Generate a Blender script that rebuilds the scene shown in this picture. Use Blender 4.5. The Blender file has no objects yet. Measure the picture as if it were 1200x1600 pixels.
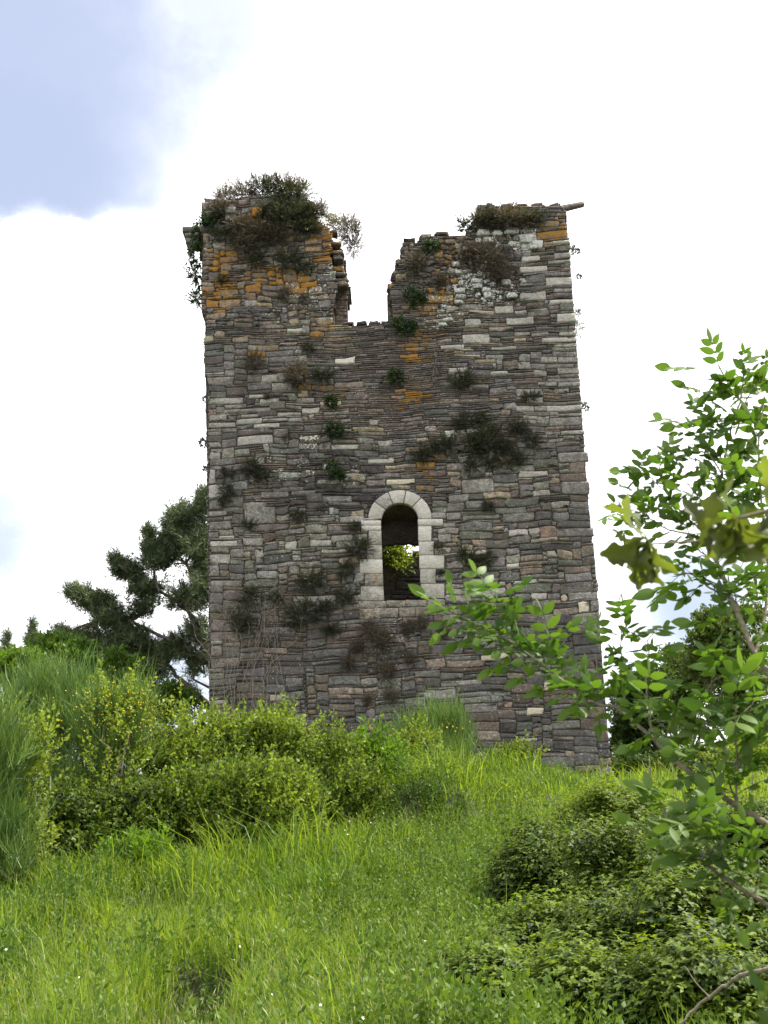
import bpy, math
import numpy as np
from mathutils import Vector, Matrix

# ------------------------------------------------------------------ camera, sky, sun, exposure
F_PX, CX, CY = 2100.0, 600.0, 800.0          # focal length in pixels of the 1200 x 1600 photograph
PITCH, ROLL = math.radians(13.4), math.radians(2.2)
CAM = np.array([0.0, 0.0, 1.6])
_X = np.array([1.0, 0, 0])
FWD = np.array([0, math.cos(PITCH), math.sin(PITCH)])
_U = np.array([0, -math.sin(PITCH), math.cos(PITCH)])
RGT = math.cos(ROLL) * _X - math.sin(ROLL) * _U
UPV = math.sin(ROLL) * _X + math.cos(ROLL) * _U

def ray(px, py):
    return FWD + (px - CX) / F_PX * RGT - (py - CY) / F_PX * UPV

def at(px, py, Y):
    """point of the vertical plane at depth Y seen at photo pixel px, py"""
    d = ray(px, py)
    return CAM + d * (Y / d[1])

def proj(P):
    v = np.asarray(P, float) - CAM
    z = v @ FWD
    return CX + F_PX * (v @ RGT) / z, CY - F_PX * (v @ UPV) / z

scene = bpy.context.scene
col = scene.collection
camd = bpy.data.cameras.new('camera')
cam = bpy.data.objects.new('camera', camd)
col.objects.link(cam)
cam.matrix_world = Matrix([[RGT[i], UPV[i], -FWD[i], CAM[i]] for i in range(3)] + [[0, 0, 0, 1]])
camd.sensor_fit = 'VERTICAL'
camd.sensor_height = 24.0
camd.lens = 24.0 * F_PX / 1600.0
camd.clip_start = 0.05
camd.clip_end = 9000
camd.dof.use_dof = True
camd.dof.focus_distance = 33.0
camd.dof.aperture_fstop = 7.5
scene.camera = cam

SUN_AZ, SUN_EL = math.radians(79), math.radians(59)      # azimuth from +Y towards +X
scene.view_settings.view_transform = 'Standard'
scene.view_settings.look = 'None'
scene.view_settings.exposure = 1.15
scene.view_settings.gamma = 1.0

world = bpy.data.worlds.new('World')
scene.world = world
world.use_nodes = True
nt = world.node_tree
nt.nodes.clear()
def N(t, typ, **kw):
    n = t.nodes.new(typ)
    for k, v in kw.items():
        setattr(n, k, v)
    return n
def MATH(t, op, a, b=None, c=None, clamp=False):
    n = t.nodes.new('ShaderNodeMath'); n.operation = op; n.use_clamp = clamp
    for i, x in enumerate((a, b, c)):
        if x is None: continue
        if hasattr(x, 'is_linked'): t.links.new(x, n.inputs[i])
        else: n.inputs[i].default_value = x
    return n.outputs[0]
def SMOOTH(t, x, lo, hi, a=0.0, b=1.0):
    n = t.nodes.new('ShaderNodeMapRange'); n.interpolation_type = 'SMOOTHSTEP'
    t.links.new(x, n.inputs[0])
    for i, v in zip((1, 2, 3, 4), (lo, hi, a, b)): n.inputs[i].default_value = v
    return n.outputs[0]
def MIXC(t, fac, a, b, mode='MIX'):
    n = t.nodes.new('ShaderNodeMix'); n.data_type = 'RGBA'; n.blend_type = mode
    n.clamp_factor = True
    for idx, x in ((0, fac), (6, a), (7, b)):
        if hasattr(x, 'is_linked'): t.links.new(x, n.inputs[idx])
        elif idx == 0: n.inputs[0].default_value = x
        else: n.inputs[idx].default_value = (*x, 1.0) if len(x) == 3 else x
    return n.outputs[2]

sky = N(nt, 'ShaderNodeTexSky', sky_type='NISHITA')
sky.sun_disc = False
sky.sun_elevation = SUN_EL
sky.sun_rotation = SUN_AZ
sky.air_density = 1.0; sky.dust_density = 1.5; sky.ozone_density = 2.0
tc = N(nt, 'ShaderNodeTexCoord')
nz = N(nt, 'ShaderNodeTexNoise'); nz.inputs['Scale'].default_value = 9.0; nz.inputs['Detail'].default_value = 8
nz.inputs['Roughness'].default_value = 0.6
nt.links.new(tc.outputs['Generated'], nz.inputs['Vector'])
nzc = MATH(nt, 'SUBTRACT', nz.outputs['Fac'], 0.5)
def cap(px, py, r, lo, hi, amt, wob):
    d = ray(px, py); d = d / np.linalg.norm(d)
    dp = N(nt, 'ShaderNodeVectorMath', operation='DOT_PRODUCT')
    nt.links.new(tc.outputs['Generated'], dp.inputs[0]); dp.inputs[1].default_value = d
    ang = MATH(nt, 'MULTIPLY_ADD', nzc, r / F_PX * wob, MATH(nt, 'ARCCOSINE', dp.outputs['Value']))
    return SMOOTH(nt, ang, r / F_PX * hi, r / F_PX * lo, 0.0, amt)
blue = None
# gaps in the bright overcast: direction of the gap, radius in pixels, soft edge, amount, wobble
for args in ((-60, 110, 600, .2, 1.0, .80, .5), (40, 250, 400, .1, 1.0, .93, .5), (300, -80, 480, .1, 1.0, .5, .6), (90, 708, 100, .0, 1.1, .45, 1.7), (-50, 850, 140, .0, 1.1, .60, 1.5), (1090, 965, 135, .0, 1.1, .8, 1.5), (980, 1120, 140, .1, 1.1, .5, .7), (250, 1090, 150, .1, 1.1, .7, .7)):
    m = cap(*args)
    blue = m if blue is None else MATH(nt, 'MAXIMUM', blue, m)
# billowing cloud tops in front of the lower gap edge
for args in ((70, 432, 115, .50, 1.0, 1.0, 1.3), (190, 412, 110, .45, 1.0, 1.0, 1.4), (-60, 475, 155, .55, 1.0, 1.0, 1.1), (390, 360, 170, .35, 1.0, .95, 1.0), (160, 560, 220, .75, 1.0, 1.0, .6), (500, 230, 170, .2, 1.0, .5, .9), (350, 560, 260, .6, 1.0, 1.0, .6), (700, 300, 260, .4, 1.0, .9, .6)):
    blue = MATH(nt, 'MULTIPLY', blue, MATH(nt, 'SUBTRACT', 1.0, cap(*args)))
blue = MATH(nt, 'SUBTRACT', 1.0, MATH(nt, 'POWER', MATH(nt, 'SUBTRACT', 1.0, blue, clamp=True), 2.6))
# broken cloud over the rest of the dome, outside this part of the sky
dp = N(nt, 'ShaderNodeVectorMath', operation='DOT_PRODUCT')
nt.links.new(tc.outputs['Generated'], dp.inputs[0]); dp.inputs[1].default_value = FWD
rest = MATH(nt, 'MULTIPLY', SMOOTH(nt, dp.outputs['Value'], 0.86, 0.6), SMOOTH(nt, nz.outputs['Fac'], 0.52, 0.62))
blue = MATH(nt, 'MAXIMUM', blue, rest)
skyblue = MIXC(nt, 0.7, sky.outputs['Color'], (3.05, 3.3, 4.2))
cloudcol = MIXC(nt, SMOOTH(nt, nz.outputs['Fac'], 0.3, 0.6), (8.8, 9.0, 9.5), (11.5, 11.5, 11.6))
skycol = MIXC(nt, blue, cloudcol, skyblue)
bg = N(nt, 'ShaderNodeBackground'); bg.inputs['Strength'].default_value = 0.1
nt.links.new(skycol, bg.inputs['Color'])
wo = N(nt, 'ShaderNodeOutputWorld'); nt.links.new(bg.outputs[0], wo.inputs['Surface'])

sund = bpy.data.lights.new('sun', 'SUN'); sund.energy = 4.7; sund.angle = math.radians(0.5); sund.color = (1.0, 0.95, 0.86)
sun = bpy.data.objects.new('sun', sund); col.objects.link(sun)
SDIR = Vector((math.sin(SUN_AZ) * math.cos(SUN_EL), math.cos(SUN_AZ) * math.cos(SUN_EL), math.sin(SUN_EL)))
sun.rotation_euler = SDIR.to_track_quat('Z', 'Y').to_euler(); sun.location = (20, 20, 40)

# ------------------------------------------------------------------ helpers
rng = np.random.default_rng(7)
ORG = {}                                         # world position of every root / part

def thing(name, label, cat, loc=(0, 0, 0), group=None):
    o = bpy.data.objects.new(name, None); col.objects.link(o)
    o.location = [float(x) for x in loc]; o.empty_display_size = 0.2
    o['label'] = label; o['category'] = cat
    if group: o['group'] = group
    ORG[o.name] = np.array(loc, float)
    return o

def mesh_data(name, V, F, mat, tone=None, colors=None, smooth=False):
    V = np.asarray(V, np.float32); me = bpy.data.meshes.new(name)
    if not isinstance(F, (list, tuple)): F = [F]
    F = [np.asarray(f, np.int32) for f in F if len(f)]
    me.vertices.add(len(V)); me.vertices.foreach_set('co', V.ravel())
    loops = np.concatenate([f.ravel() for f in F])
    sizes = np.concatenate([np.full(len(f), f.shape[1], np.int32) for f in F])
    starts = np.concatenate(([0], np.cumsum(sizes)[:-1])).astype(np.int32)
    me.loops.add(len(loops)); me.loops.foreach_set('vertex_index', loops)
    me.polygons.add(len(sizes)); me.polygons.foreach_set('loop_start', starts); me.polygons.foreach_set('loop_total', sizes)
    if smooth: me.polygons.foreach_set('use_smooth', np.ones(len(sizes), bool))
    if tone is not None:
        a = me.attributes.new('tone', 'FLOAT', 'POINT'); a.data.foreach_set('value', np.asarray(tone, np.float32))
    if colors:
        for k, c in colors.items():
            a = me.attributes.new(k, 'FLOAT_COLOR', 'POINT')
            c4 = np.ones((len(V), 4), np.float32); c4[:, :3] = c
            a.data.foreach_set('color', c4.ravel())
    me.materials.append(mat)
    me.update(); me.validate()
    return me

def part(name, V, F, mat, parent=None, loc=None, **kw):
    V = np.asarray(V, float)
    if parent is not None:
        V = V - ORG[parent.name]; org = ORG[parent.name]
    else:
        org = np.zeros(3) if loc is None else np.array(loc, float); V = V - org
    o = bpy.data.objects.new(name, mesh_data(name, V, F, mat, **kw)); col.objects.link(o)
    if parent is not None: o.parent = parent
    else: o.location = org
    ORG[o.name] = org
    return o

def tag(o, label, cat, group=None, kind=None):
    o['label'] = label; o['category'] = cat
    if group: o['group'] = group
    if kind: o['kind'] = kind
    return o

def join(pieces):
    """pieces: list of (V, [F...]) -> one (V, [tris, quads])"""
    Vs, by, n = [], {}, 0
    for V, Fs in pieces:
        if not isinstance(Fs, (list, tuple)): Fs = [Fs]
        for f in Fs:
            f = np.asarray(f)
            if len(f): by.setdefault(f.shape[1], []).append(f + n)
        Vs.append(np.asarray(V, float)); n += len(V)
    return np.concatenate(Vs), [np.concatenate(v) for v in by.values()]

def norm(v):
    v = np.asarray(v, float)
    return v / np.maximum(np.linalg.norm(v, axis=-1, keepdims=True), 1e-9)

def frames(d, spin=None, rg=rng):
    """rotation matrices whose Z column is d (m,3), spun at random about it"""
    d = norm(d); m = len(d)
    h = np.tile([0.0, 0, 1.0], (m, 1)); h[np.abs(d[:, 2]) > .95] = (1.0, 0, 0)
    x = norm(np.cross(h, d)); y = np.cross(d, x)
    a = rg.uniform(0, 2 * np.pi, m) if spin is None else spin
    c, s = np.cos(a)[:, None], np.sin(a)[:, None]
    return np.stack((x * c + y * s, y * c - x * s, d), axis=2)

def scatter(tpl, pos, R, sc, tone=None):
    V, Fs = tpl; m = len(pos); k = len(V)
    sc = np.broadcast_to(np.asarray(sc, float), (m,))
    W = np.einsum('mij,kj->mki', R, V) * sc[:, None, None] + np.asarray(pos)[:, None, :]
    off = (np.arange(m) * k)[:, None, None]
    F = [(f[None] + off).reshape(-1, f.shape[1]) for f in Fs]
    t = None if tone is None else np.repeat(tone, k)
    return W.reshape(-1, 3), F, t

def tube(pts, rad, n=6):
    pts = np.asarray(pts, float); rad = np.broadcast_to(np.asarray(rad, float), (len(pts),))
    t = norm(np.gradient(pts, axis=0)); ref = np.array([0.31, 0.22, 0.92])
    x = norm(np.cross(np.tile(ref, (len(pts), 1)), t)); y = np.cross(t, x)
    a = np.arange(n) * 2 * np.pi / n
    V = pts[:, None] + rad[:, None, None] * (np.cos(a)[None, :, None] * x[:, None] + np.sin(a)[None, :, None] * y[:, None])
    i = np.arange(len(pts) - 1)[:, None] * n; j = np.arange(n)[None]; j2 = (j + 1) % n
    F = np.stack((i + j, i + j2, i + n + j2, i + n + j), axis=2).reshape(-1, 4)
    return V.reshape(-1, 3), [F]

def curve(pts, n=10, wob=0.0, rg=rng):
    """smooth (Catmull-Rom) path through control points"""
    P = np.asarray(pts, float); P = np.vstack((2 * P[0] - P[1], P, 2 * P[-1] - P[-2])); out = []
    for i in range(1, len(P) - 2):
        t = np.linspace(0, 1, n, endpoint=False)[:, None]
        a, b, c, d = P[i - 1], P[i], P[i + 1], P[i + 2]
        out.append(.5 * (2 * b + (c - a) * t + (2 * a - 5 * b + 4 * c - d) * t ** 2 + (3 * b - a - 3 * c + d) * t ** 3))
    out = np.vstack(out + [P[-2][None]])
    if wob: out[1:-1] += rg.normal(0, wob, out[1:-1].shape)
    return out

_ph = np.random.default_rng(3).uniform(0, 6.28, (3, 40)); _dr = np.random.default_rng(4).normal(0, 1, (40, 3))
def noise3(P, s=1.0):
    P = np.atleast_2d(P) * s; v = 0
    for k in range(7):
        f = 1.0 * 1.6 ** k; v = v + np.sin(P @ _dr[k] * f + _ph[0, k]) * np.sin(P @ _dr[k + 9] * f + _ph[1, k]) / 1.35 ** k
    return v / 2.2

# ------------------------------------------------------------------ materials
def new_mat(name):
    m = bpy.data.materials.new(name); m.use_nodes = True; t = m.node_tree; t.nodes.clear()
    out = N(t, 'ShaderNodeOutputMaterial')
    return m, t, out

def foliage(name, dark, light, trans=0.4, tcol=None, gloss=0.35, spec=0.35, jitter=.35):
    m, t, out = new_mat(name)
    at_ = N(t, 'ShaderNodeAttribute', attribute_name='tone')
    geo = N(t, 'ShaderNodeNewGeometry')
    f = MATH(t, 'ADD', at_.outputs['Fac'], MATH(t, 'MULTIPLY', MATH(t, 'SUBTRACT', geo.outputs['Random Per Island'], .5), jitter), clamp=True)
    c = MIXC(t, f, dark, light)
    tc_ = MIXC(t, f, tcol[0], tcol[1]) if tcol else MIXC(t, 1.0, c, (1.25, 1.2, .5), 'MULTIPLY')
    b = N(t, 'ShaderNodeBsdfPrincipled'); t.links.new(c, b.inputs['Base Color'])
    b.inputs['Roughness'].default_value = gloss + .15; b.inputs['Specular IOR Level'].default_value = spec
    tr = N(t, 'ShaderNodeBsdfTranslucent'); t.links.new(tc_, tr.inputs['Color'])
    mx = N(t, 'ShaderNodeMixShader'); mx.inputs[0].default_value = trans
    t.links.new(b.outputs[0], mx.inputs[1]); t.links.new(tr.outputs[0], mx.inputs[2]); t.links.new(mx.outputs[0], out.inputs['Surface'])
    return m

def bark(name, c1, c2, scale=30, rough=.85):
    m, t, out = new_mat(name)
    tcn = N(t, 'ShaderNodeTexCoord'); nz_ = N(t, 'ShaderNodeTexNoise'); nz_.inputs['Scale'].default_value = scale; nz_.inputs['Detail'].default_value = 5
    t.links.new(tcn.outputs['Object'], nz_.inputs['Vector'])
    c = MIXC(t, SMOOTH(t, nz_.outputs['Fac'], .35, .65), c1, c2)
    b = N(t, 'ShaderNodeBsdfPrincipled'); t.links.new(c, b.inputs['Base Color']); b.inputs['Roughness'].default_value = rough
    bp = N(t, 'ShaderNodeBump'); bp.inputs['Strength'].default_value = .6; bp.inputs['Distance'].default_value = .01
    t.links.new(nz_.outputs['Fac'], bp.inputs['Height']); t.links.new(bp.outputs[0], b.inputs['Normal'])
    t.links.new(b.outputs[0], out.inputs['Surface'])
    return m

def stone_mat():
    m, t, out = new_mat('weathered_stone')
    tcn = N(t, 'ShaderNodeTexCoord'); obj = tcn.outputs['Object']
    A = N(t, 'ShaderNodeAttribute', attribute_name='stone_col'); Mk = N(t, 'ShaderNodeAttribute', attribute_name='marks')
    sep = N(t, 'ShaderNodeSeparateColor'); t.links.new(Mk.outputs['Color'], sep.inputs[0])
    def noise(scale, detail=4, sc=(1, 1, 1), rough=.6):
        mp = N(t, 'ShaderNodeMapping'); mp.inputs['Scale'].default_value = sc; t.links.new(obj, mp.inputs['Vector'])
        n = N(t, 'ShaderNodeTexNoise'); n.inputs['Scale'].default_value = scale; n.inputs['Detail'].default_value = detail; n.inputs['Roughness'].default_value = rough
        t.links.new(mp.outputs[0], n.inputs['Vector']); return n.outputs['Fac']
    fine = noise(22, 6); layer = noise(6, 5, (1, 1, 9)); big = noise(1.3, 5); mid = noise(5, 6)
    c = A.outputs['Color']
    lum = N(t, 'ShaderNodeRGBToBW'); t.links.new(A.outputs['Color'], lum.inputs[0]); dirty = SMOOTH(t, lum.outputs[0], .50, .22)
    f1 = MATH(t, 'MULTIPLY_ADD', SMOOTH(t, fine, .3, .7), .66, .50)
    f2 = MATH(t, 'MULTIPLY', f1, MATH(t, 'MULTIPLY_ADD', SMOOTH(t, layer, .3, .7), .56, .68))
    f2 = MATH(t, 'MULTIPLY', f2, MATH(t, 'MULTIPLY_ADD', SMOOTH(t, big, .3, .7), .45, .78))
    fm = t.nodes.new('ShaderNodeMix'); t.links.new(dirty, fm.inputs[0]); fm.inputs[2].default_value = 1.0; t.links.new(f2, fm.inputs[3]); f2 = MATH(t, 'ADD', MATH(t, 'MULTIPLY', fm.outputs[0], .55), MATH(t, 'MULTIPLY', f2, .45))
    cc = N(t, 'ShaderNodeCombineColor')
    for i in range(3): t.links.new(f2, cc.inputs[i])
    c = MIXC(t, 1.0, c, cc.outputs[0], 'MULTIPLY')
    # dark lichen crust and moss, white crusts, orange lichen
    crust = MATH(t, 'MULTIPLY', MATH(t, 'MULTIPLY', SMOOTH(t, mid, .46, .64), .72), MATH(t, 'MULTIPLY_ADD', dirty, .9, .1))
    c = MIXC(t, crust, c, (.095, .084, .070))
    moss = SMOOTH(t, MATH(t, 'ADD', noise(9, 6), MATH(t, 'MULTIPLY', sep.outputs[2], .26)), .60, .80)
    c = MIXC(t, moss, c, (.055, .054, .032))
    wv = noise(17, 3, rough=.5)
    white = SMOOTH(t, MATH(t, 'MULTIPLY_ADD', sep.outputs[1], .42, wv), .74, .84)
    c = MIXC(t, white, c, (.52, .52, .48))
    sp = N(t, 'ShaderNodeTexVoronoi'); sp.inputs['Scale'].default_value = 9; t.links.new(obj, sp.inputs['Vector'])
    spot = MATH(t, 'MULTIPLY', SMOOTH(t, sp.outputs['Distance'], .2, .13), MATH(t, 'MULTIPLY', SMOOTH(t, big, .5, .62), .8))
    c = MIXC(t, spot, c, (.42, .42, .39))
    ov = noise(7, 7, rough=.65)
    orange = SMOOTH(t, MATH(t, 'MULTIPLY_ADD', sep.outputs[0], .42, ov), .70, .88)
    oc = MIXC(t, fine, (.20, .085, .010), (.40, .21, .035))
    c = MIXC(t, MATH(t, 'MULTIPLY', orange, .9), c, oc)
    b = N(t, 'ShaderNodeBsdfPrincipled'); t.links.new(c, b.inputs['Base Color']); b.inputs['Roughness'].default_value = .92
    b.inputs['Specular IOR Level'].default_value = .2
    h = MATH(t, 'ADD', MATH(t, 'MULTIPLY', layer, 1.0), MATH(t, 'MULTIPLY', fine, .6))
    bp = N(t, 'ShaderNodeBump'); bp.inputs['Strength'].default_value = .8; bp.inputs['Distance'].default_value = .03
    t.links.new(h, bp.inputs['Height']); t.links.new(bp.outputs[0], b.inputs['Normal'])
    t.links.new(b.outputs[0], out.inputs['Surface'])
    return m

def ground_mat():
    m, t, out = new_mat('soil_and_thatch')
    tcn = N(t, 'ShaderNodeTexCoord'); n1 = N(t, 'ShaderNodeTexNoise'); n1.inputs['Scale'].default_value = 1.5; n1.inputs['Detail'].default_value = 9
    t.links.new(tcn.outputs['Object'], n1.inputs['Vector'])
    c = MIXC(t, SMOOTH(t, n1.outputs['Fac'], .35, .65), (.020, .026, .008), (.050, .060, .016))
    b = N(t, 'ShaderNodeBsdfPrincipled'); t.links.new(c, b.inputs['Base Color']); b.inputs['Roughness'].default_value = .95
    bp = N(t, 'ShaderNodeBump'); bp.inputs['Strength'].default_value = .7; bp.inputs['Distance'].default_value = .1
    t.links.new(n1.outputs['Fac'], bp.inputs['Height']); t.links.new(bp.outputs[0], b.inputs['Normal'])
    t.links.new(b.outputs[0], out.inputs['Surface'])
    return m

M = {}
M['stone'] = stone_mat()
M['ground'] = ground_mat()
M['grass'] = foliage('meadow_grass', (.042, .100, .010), (.190, .270, .024), .5, spec=.25, jitter=.9, tcol=((.07, .16, .008), (.33, .42, .02)))
M['stalk'] = foliage('grass_stalks', (.14, .19, .05), (.30, .31, .13), .3)
M['white'] = foliage('white_petals', (.70, .70, .66), (.85, .85, .82), .3)
M['yellow'] = foliage('yellow_petals', (.66, .46, .015), (.80, .62, .05), .3)
M['broom'] = foliage('broom_stems', (.030, .080, .016), (.150, .235, .050), .3, jitter=.9)
M['hedge'] = foliage('small_shrub_leaves', (.032, .068, .008), (.23, .30, .045), .48, spec=.25, jitter=.8)
M['bright'] = foliage('fresh_bush_leaves', (.060, .125, .012), (.13, .235, .020), .45)
M['bramble'] = foliage('bramble_leaves', (.010, .030, .004), (.135, .195, .020), .40, spec=.2, gloss=.35, jitter=1.0, tcol=((.02, .05, .004), (.26, .34, .02)))
M['oakbush'] = foliage('oak_bush_leaves', (.030, .072, .010), (.12, .21, .016), .4)
M['fartree'] = foliage('far_tree_leaves', (.022, .050, .012), (.115, .17, .028), .35)
M['pine'] = foliage('pine_needles', (.030, .050, .024), (.17, .21, .095), .2, jitter=.7)
M['heath'] = foliage('dark_wall_heath', (.020, .024, .013), (.085, .096, .050), .2, jitter=.9)
M['brown'] = foliage('dry_brown_twigs', (.042, .034, .026), (.17, .14, .10), .15, jitter=.9)
M['pale'] = foliage('pale_dry_growth', (.10, .095, .055), (.27, .25, .16), .2)
M['ivy'] = foliage('ivy_leaves', (.016, .036, .010), (.055, .095, .025), .25)
M['wallweed'] = foliage('wall_weeds', (.030, .030, .018), (.085, .080, .045), .2)
M['elder'] = foliage('elder_leaves', (.038, .080, .014), (.090, .150, .022), .42, tcol=((.055, .13, .008), (.125, .225, .014)), spec=.28, jitter=.7)
M['oak'] = foliage('young_oak_leaves', (.048, .062, .014), (.095, .12, .024), .5, tcol=((.085, .105, .010), (.18, .23, .018)), jitter=.9)
M['umbel'] = foliage('elder_buds', (.16, .15, .13), (.24, .24, .19), .3)
M['nettle'] = foliage('herb_leaves', (.045, .095, .014), (.13, .20, .028), .4, spec=.2)
M['dock'] = foliage('pale_seed_heads', (.18, .21, .09), (.34, .36, .17), .3)
M['bark'] = bark('grey_bark', (.10, .085, .065), (.20, .175, .14), 40)
M['twig'] = bark('elder_twig', (.10, .085, .055), (.17, .15, .09), 60)
M['pinebark'] = bark('pine_bark', (.045, .034, .028), (.11, .085, .07), 12)
M['drywood'] = bark('dry_wood', (.16, .13, .10), (.28, .24, .19), 50)

# ------------------------------------------------------------------ terrain
def sst(x, a, b):
    t = np.clip((x - a) / (b - a), 0, 1); return t * t * (3 - 2 * t)
def H(x, y):
    x = np.asarray(x, float); y = np.asarray(y, float)
    base = 2.6 * sst(y, 10, 38)
    base = base - 2.6 * sst(np.hypot(x, y - 20), 70, 400) + 0.0 * x
    h = base
    h = h + .75 * np.exp(-(((x - 1.4) / 2.6) ** 2 + ((y - 30.5) / 3.2) ** 2))          # knoll before the tower
    h = h + .55 * np.exp(-((x - .65) / 1.15) ** 4) * sst(y + .25 * np.sin(3 * x), 24.9, 26.2) * 1.3 * (1 - sst(y, 26.8, 30))     # grassy hummock with a steep earthy face
    h = h + .15 * np.exp(-(((x - 4.2) / 2.2) ** 2 + ((y - 17) / 5) ** 2))               # bank under the brambles
    h = h + .25 * np.exp(-(((x + 4.8) / 2.5) ** 2 + ((y - 20) / 7) ** 2))
    h = h - .75 * np.exp(-(((x + 1.85 + .06 * (y - 12)) / .36) ** 4)) * sst(y, 9.6, 11.5) * (1 - sst(y, 14.6, 15.2))   # narrow trodden rut
    near = np.exp(-((y - 15) / 30) ** 2)
    h = h + near * (.13 * np.sin(1.7 * x + .9 * y) * np.sin(.8 * x - 1.3 * y + 1) + .10 * np.sin(2.9 * x - .7 * y + 2) * np.sin(2.3 * y + .8 * x) + .03 * np.sin(4.1 * x + 1) * np.sin(3.7 * y))
    h = h - .30 * np.exp(-((x / 3) ** 2 + ((y - 0) / 3.0) ** 2)) * 0
    return h

def build_ground():
    def axis(c, half, step, far):
        inner = np.arange(-half, half + step / 2, step); g = [half]
        while g[-1] < far: g.append(g[-1] + max(step, (g[-1] - half) * .35 + step))
        g = np.array(g[1:]); return np.concatenate((-g[::-1], inner, g)) + c
    xs, ys = axis(0, 16, .16, 3500), axis(22, 21, .16, 3500)
    X, Y = np.meshgrid(xs, ys); Z = H(X, Y)
    V = np.stack((X, Y, Z), 2).reshape(-1, 3); nx, ny = len(xs), len(ys)
    i = (np.arange(ny - 1)[:, None] * nx + np.arange(nx - 1)[None]).ravel()
    o = part('ground', V, np.stack((i, i + 1, i + nx + 1, i + nx), 1), M['ground'], smooth=True)
    o['kind'] = 'structure'
build_ground()

# ------------------------------------------------------------------ the tower
D = 35.0                                        # depth of the front face
M_PX = D / F_PX                                 # about one metre per pixel there (scaled by the tilt)
FRONT = [(328, 1285), (326, 900), (325, 690), (321, 575), (318, 548), (322, 520), (322, 500), (314, 488), (314, 392), (326, 372),
         (316, 345), (315, 316), (345, 312), (400, 306), (478, 302), (484, 338), (512, 354), (518, 372), (517, 400), (522, 430), (528, 450),
         (523, 470), (523, 507), (612, 507), (611, 470), (606, 455), (617, 443), (614, 426), (627, 410), (628, 381), (652, 379), (654, 371),
         (700, 368), (727, 366), (747, 330), (765, 323), (843, 323), (878, 322), (884, 330), (886, 373), (890, 376), (897, 480), (906, 620),
         (920, 780), (933, 930), (945, 1080), (959, 1285)]
REAR = [(330, 1285), (326, 690), (324, 500), (322, 330), (478, 315), (512, 370), (536, 392), (541, 430), (536, 441), (547, 449), (542, 466), (543, 509), (606, 509),
        (604, 470), (612, 445), (625, 400), (650, 388), (740, 372), (765, 335), (880, 332), (890, 480), (900, 620), (915, 780), (928, 930), (955, 1285)]

def inside(poly, x, y):
    x = np.asarray(x, float); y = np.asarray(y, float); r = np.zeros(x.shape, bool); n = len(poly)
    for i in range(n):
        (x1, y1), (x2, y2) = poly[i], poly[(i + 1) % n]
        if y1 == y2: continue
        r ^= ((y1 > y) != (y2 > y)) & (x < (x2 - x1) * (y - y1) / (y2 - y1) + x1)
    return r

AX, AY = 625.0, 811.0                           # centre of the arch
def opening_poly(grow=0.0):
    a = np.linspace(math.pi, 0, 17)
    arch = [(AX + (29 + grow) * math.cos(t), AY - (25.5 + grow) * math.sin(t)) for t in a]
    return [(600 - grow, 938 + grow)] + arch + [(658 + grow, 936 + grow)]

CELL = 0.06
U0, V0 = -6.4, 1.6
NU, NV = 214, 306

def cell_grid(u0, v0, nu, nv, c=CELL):
    return np.meshgrid(u0 + (np.arange(nu) + .5) * c, v0 + (np.arange(nv) + .5) * c)

Ug, Vg = cell_grid(U0, V0, NU, NV)
_pts = np.stack((Ug.ravel(), np.full(Ug.size, D), Vg.ravel()), 1)
PXg, PYg = (a.reshape(Ug.shape) for a in proj(_pts))
mask_front = inside(FRONT, PXg, PYg) & ~inside(opening_poly(3.5), PXg, PYg)
_pts[:, 1] = D + .55
_a, _b = (a.reshape(Ug.shape) for a in proj(_pts))
mask_rear = inside(REAR, _a, _b) & ~inside(opening_poly(6), PXg, PYg)

def voxels(mask, frame, d0, d1, u0, v0, c=CELL):
    """closed slab of the masked cells between depths d0 (front) and d1"""
    nv, nu = mask.shape
    idx = lambda i, j, k: (i * (nu + 1) + j) + k * (nu + 1) * (nv + 1)
    I, J = np.nonzero(mask)
    q = [np.stack((idx(I, J, 0), idx(I, J + 1, 0), idx(I + 1, J + 1, 0), idx(I + 1, J, 0)), 1),
         np.stack((idx(I, J, 1), idx(I + 1, J, 1), idx(I + 1, J + 1, 1), idx(I, J + 1, 1)), 1)]
    P = np.pad(mask, 1)
    for di, dj, e in ((0, -1, ((0, 0), (1, 0))), (0, 1, ((1, 1), (0, 1))), (-1, 0, ((0, 1), (0, 0))), (1, 0, ((1, 0), (1, 1)))):
        m = mask & ~P[1 + di:1 + di + nv, 1 + dj:1 + dj + nu]; I, J = np.nonzero(m)
        a, b = idx(I + e[0][0], J + e[0][1], 0), idx(I + e[1][0], J + e[1][1], 0); o = (nu + 1) * (nv + 1)
        q.append(np.stack((b, a, a + o, b + o), 1))
    F = np.concatenate(q)
    jj, ii = np.meshgrid(np.arange(nu + 1), np.arange(nv + 1))
    u, v = u0 + jj.ravel() * c, v0 + ii.ravel() * c
    V = np.concatenate((frame(u, v, np.full(u.shape, d0)), frame(u, v, np.full(u.shape, d1))))
    used, inv = np.unique(F, return_inverse=True)
    return V[used], inv.reshape(F.shape)

def warp(u, v):
    return (.022 * np.sin(1.9 * u + 1.3 * v) + .015 * np.sin(4.3 * u - 3.1 * v + 1) + .012 * np.sin(11 * v + 2 * u),
            .030 * np.sin(1.1 * u + .7 * v + 2) + .020 * np.sin(2.9 * u - 1.2 * v) + .010 * np.sin(7 * u + 3 * v) + .004 * np.sin(13.7 * u - 5 * v))

def front_frame(u, v, d):
    return np.stack((u, D + d, v), -1)

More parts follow.
